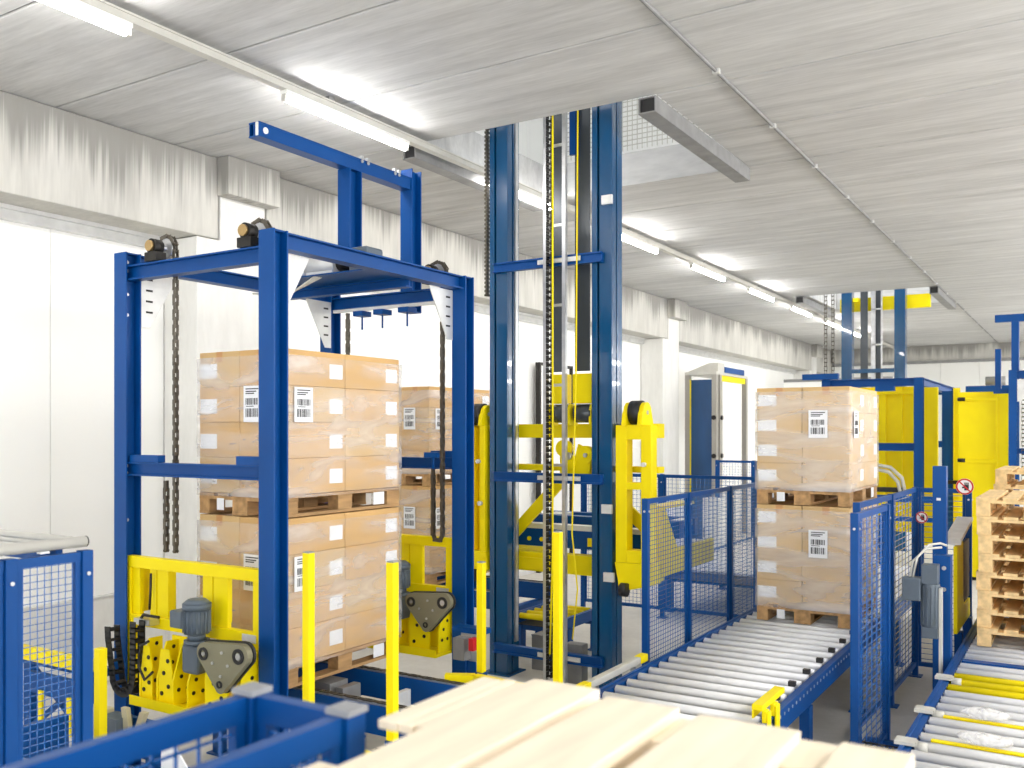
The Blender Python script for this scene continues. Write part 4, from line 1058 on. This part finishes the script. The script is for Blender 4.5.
for z in (2.6, 1.8):
    MB().cyl((px1-.05, py0-.03, z), (px1-.05, py0-.001, z), .05, 10).build('roller_stop', DARK, t)
    MB().cyl((px1+.001, py0+.3, z), (px1+.03, py0+.3, z), .05, 10).build('roller_stop', DARK, t)

# white low room partition beyond the portal
struct('partition', MB().box(-7.25, -4.4, 26, 26.1, 0, 3.75), PANEL)
struct('partition_trim', MB().box(-7.25, -4.4, 25.97, 25.999, 3.68, 3.76), MIDG)
m = MB(); m.box(-5.43, -5.37, 25.9, 25.96, 0, 3.55)
solo('yellow_pole', m, YEL, 'thin yellow pole in front of the far white partition', 'pole', (-5.4, 25.93, 0))

# ------------------------------------------------------------------ far lift
RY = R0Y+.45
t = thing('far_mast', 'blue far mast going through the second ceiling opening', 'lift mast', (-3.65, RY, 0))
for x0 in (-4.22, -3.23):
    m = MB(); m.box(x0, x0+.2, RY, RY+.02, .015, 8); m.box(x0, x0+.02, RY+.02, RY+.19, .015, 8); m.box(x0+.18, x0+.2, RY+.02, RY+.19, .015, 8); m.box(x0, x0+.2, RY+.19, RY+.21, .015, 8); m.box(x0-.04, x0+.24, RY-.04, RY+.25, 0, .015)
    m.build('column', MASTBLUE, t, .003)
m = MB(); m.box(-4.02, -3.23, RY-.03, RY-.002, 3.46, 3.54); m.build('crossbar', MASTBLUE, t)
for x0, x1 in ((-3.88, -3.74), (-3.60, -3.48)):
    MB().box(x0, x1, RY+.12, RY+.13, 3.3, 8).build('lift_belt', BELT, t)
m = MB(); m.box(-3.58, -3.66, RY+.02, RY+.05, 1, 8); m.box(-3.48, -3.45, RY+.02, RY+.05, 1, 8)
for k in range(9): m.box(-3.655, -3.485, RY+.02, RY+.04, 1.2+k*.7, 1.23+k*.7)
m.build('ladder_rail', STEEL, t)
m = MB(); m.box(-4.0, -3.9, RY+.02, RY+.14, 4.88, 4.96); m.box(-4.3, -2.62, RY+.25, RY+.36, 4.72, 4.98); m.build('yellow_top_frame', YEL, t)
chain_mesh([(-4.50, RY-.1, 6), (-4.50, RY-.1, 3.2)], .08, .05, .05).build('hoist_chain', CHAIN, t)
chain_mesh([(-4.36, RY-.1, 6), (-4.36, RY-.1, 3.2)], .08, .05, .05).build('hoist_chain', CHAIN, t)

t = thing('pallet_lift', 'blue steel frame around the foot of the far mast, behind the middle carton stack', 'lift frame', (-3.1, 18.5, 0))
gx0, gx1, gy0, gy1, gt = -3.95, -2.33, 16.5, 21.0, 3.2
for x in (gx0, gx1-.14):
    for y in (gy0, gy1-.14):
        MB().hpost(x, x+.14, y, y+.14, 0, gt).build('post', BLUE, t)
for x in (gx0+.07, gx1-.07):
    MB().ibeam((x, gy0+.141, gt-.07), (x, gy1-.141, gt-.07), .14, .13).build('side_beam', BLUE, t)
for y in (gy0+.07, gy1-.07):
    for z in (gt-.07, 2.05): MB().ibeam((gx0+.141, y, z), (gx1-.141, y, z), .12, .13).build('crossbar', BLUE, t)
MB().box(gx0-.3, gx0+.3, gy0-.13, gy0-.01, gt+.0, gt+.10).build('bracket', BLUE, t)
MB().box(gx0+.9, gx0+1.2, gy0-.13, gy0-.01, gt-.22, gt-.14).build('bracket', BLUE, t)
m = MB(); m.tube([(-3.0, 16.3, 1.75), (-2.8, 16.3, 1.72), (-2.62, 16.3, 1.55), (-2.55, 16.3, 1.2)], .03, 8); m.tube([(-3.0, 16.3, 1.68), (-2.82, 16.3, 1.64), (-2.68, 16.3, 1.48), (-2.62, 16.3, 1.2)], .03, 8); m.build('hose', GREY, t)
m = MB(); m.box(-3.2, -2.6, 16.42, 16.49, 1.30, 1.38); m.build('black_bar', BLACK, t)
m = MB(); m.box(gx0, -1.9, 15.6, 15.68, 1.2, 1.3); m.box(gx0, -1.9, 15.6, 15.68, .9, .97); m.box(-2.95, -2.75, 15.6, 15.68, 0, .899); m.box(-2.0, -1.9, 15.6, 15.68, 0, .899); m.build('front_rail', BLUE, t)

t = thing('far_yellow_carriage', 'yellow panelled carriage inside the far blue lift frame', 'lift carriage', (-3.1, 18, .5))
m = MB(); m.box(-3.62, -2.66, 18.0, 18.05, .5, 3.12); m.box(-3.25, -3.16, 17.94, 17.999, .5, 3.12); m.box(-2.95, -2.88, 17.94, 17.999, .5, 3.12); m.box(-3.62, -2.66, 17.9, 17.999, 2.98, 3.05)
m.build('frame_panel', YEL, t)
m = MB(); m.box(-2.40, -2.16, 16.9, 17.0, .4, 3.05); m.box(-1.98, -1.88, 17.4, 17.5, .4, 3.05); m.build('yellow_upright', YEL, t)
m = MB(); m.box(-2.16, -1.985, 17.42, 17.52, .4, 3.0); m.build('blue_upright', BLUE, t)
m = MB(); m.box(-2.40, -1.55, 17.3, 17.36, 1.42, 1.48); m.build('crossbar', DARK, t)

t = thing('yellow_cabinet', 'large bright yellow machine casing at the far right, above the pallets', 'machine casing', (-1.4, 16.3, 0))
m = MB(); m.box(-1.75, -1.04, 16.0, 16.6, .05, 2.92); m.build('casing', YEL, t, .01)
m = MB(); m.box(-1.76, -1.2, 15.96, 15.999, 2.78, 2.84); m.box(-1.76, -1.2, 15.96, 15.999, 1.82, 1.88); m.box(-1.24, -1.2, 15.97, 15.999, .05, 2.90); m.build('rib', YEL, t, .008)
m = MB(); m.box(-1.74, -1.05, 16.02, 16.58, 0, .049); m.build('plinth', DARK, t)
m = MB(); m.cyl((-1.75, 15.97, 2.81), (-1.65, 15.95, 2.81), .03, 10); m.cyl((-1.75, 15.97, 1.86), (-1.65, 15.95, 1.86), .03, 10); m.build('hinge', DARK, t)
t = thing('far_motor', 'small dark motor on a blue beam just above the yellow casing', 'motor', (-1.55, 17.6, 0))
m = MB(); m.box(-1.8, -1.0, 17.5, 17.6, 2.98, 3.08); m.box(-1.8, -1.74, 17.5, 17.6, 0, 2.979); m.box(-1.06, -1.0, 17.5, 17.6, 0, 2.979); m.build('stand', BLUE, t)
m = MB(); m.cyl((-1.5, 17.55, 3.16), (-1.2, 17.55, 3.16), .075, 14); m.box(-1.42, -1.3, 17.5, 17.6, 3.081, 3.1); m.build('motor_body', MIDG, t)

t = thing('pallet_lift', 'blue lift frame with overhead arm cut by the right edge of the photo', 'lift frame', (-.5, 16, 0))
MB().hpost(-1.03, -.92, 15.6, 15.72, 0, 3.22).build('post', BLUE, t)
MB().hpost(.1, .22, 15.6, 15.72, 0, 3.22).build('post', BLUE, t)
MB().ibeam((-.919, 15.66, 3.15), (.099, 15.66, 3.15), .1, .12).build('top_beam', BLUE, t)
MB().ibeam((-.919, 15.66, 2.02), (.099, 15.66, 2.02), .08, .08).build('crossbar', BLUE, t)
m = MB().prism([(-.915, 2.75), (-.86, 2.75), (-.68, 3.08), (-.915, 3.08)], 'y', 15.60, 15.61); m.build('gusset_plate', GALV, t)
MB().box(-1.0, -.90, 15.72, 15.84, 3.0, 3.95).build('arm_post', BLUE, t)
MB().box(-1.22, .3, 15.72, 15.84, 3.951, 4.06).build('arm', BLUE, t)
MB().box(-1.22, -1.14, 15.75, 15.83, 2.95, 3.55).build('side_post', BLUE, t)
m = MB(); m.box(-1.24, -1.031, 15.73, 15.85, 2.88, 2.949); m.build('bracket', BLUE, t)
chain_mesh([(-.84, 15.66, 3.08), (-.84, 15.66, 1.6)], .06, .04, .04).build('lift_chain', CHAIN, t)

# ------------------------------------------------------------------ light, camera
# two unseen rows of glowing tubes, added to brighten the ceiling evenly
def fill_row(x, z, label):
    t = thing('ceiling_fill_row', label, 'fill light', (x, 10, z))
    m = MB(); m.box(x-.04, x+.04, -5, 30, z+.06, z+.09)
    for k in range(12): m.cyl((x, -4+k*3, z+.09), (x, -4+k*3, 4.999), .006, 6)
    m.build('rail', GREY, t)
    m = MB()
    for k in range(12): m.cyl((x, -4.6+k*2.83, z), (x, -2.9+k*2.83, z), .035, 8); m.box(x-.02, x+.02, -3.8+k*2.83, -3.7+k*2.83, z+.036, z+.0599)
    m.build('tube', TUBE, t)
fill_row(2.2, 3.9, 'added row of fill tubes brightening the ceiling, nearer one to the right, out of view')
fill_row(6.2, 3.9, 'added row of fill tubes brightening the ceiling, farther one to the right, out of view')

# parts that look different from the rest of their thing
PART_LABELS = {'shipping_label': 'white shipping label with printed bars', 'stretch_film': 'clear crumpled stretch film', 'carton_label': 'small white carton label',
               'belt_cover': 'grey triangular belt cover', 'drive_motor': 'grey upright motor', 'cable_chain': 'black cable chain', 'bearing_cap': 'brass coloured bearing cap',
               'gusset_plate': 'pale slotted gusset plate', 'lift_belt': 'wide dark grey belt', 'yellow_cable': 'thin yellow cable', 'ladder_rail': 'silver ladder rail', 'curtain': 'blue curtain',
               'pallet_tag': 'white paper tag', 'guide_wheel': 'black wheel', 'lift_chain': 'dark roller chain', 'slack_chain': 'dark chain hanging in a loop', 'hoist_chain': 'dark chain'}
for o in list(C.objects):
    if o.parent is not None:
        k = o.name.split('.')[0]
        if k in PART_LABELS: o['label'] = PART_LABELS[k]
        elif k == 'roller' and o.data.materials[0] is YEL: o['label'] = 'yellow roller'
w = bpy.data.worlds.new('daylight'); bpy.context.scene.world = w; w.use_nodes = True
bg = w.node_tree.nodes['Background']; bg.inputs[0].default_value = (.97, .985, 1, 1); bg.inputs[1].default_value = 1.9

cam = bpy.data.cameras.new('camera'); co = bpy.data.objects.new('camera', cam); C.objects.link(co)
cam.sensor_width = 36; cam.lens = 929/1024*36; cam.shift_y = 48/1024
co.location = (0, 0, 2.3); co.rotation_euler = (PI/2, 0, math.atan2(.5284, .8490))
cam.dof.use_dof = True; cam.dof.focus_distance = 7.5; cam.dof.aperture_fstop = 3.2
cam.clip_start = .05; cam.clip_end = 200
sc = bpy.context.scene; sc.camera = co
sc.view_settings.view_transform = 'Standard'; sc.view_settings.look = 'None'; sc.view_settings.gamma = 1
sc.view_settings.exposure = .68
sc.view_settings.use_curve_mapping = False
sc.cycles.use_denoising = True
sc.cycles.max_bounces = 10; sc.cycles.diffuse_bounces = 5; sc.cycles.transparent_max_bounces = 24
sc.cycles.sample_clamp_indirect = 6
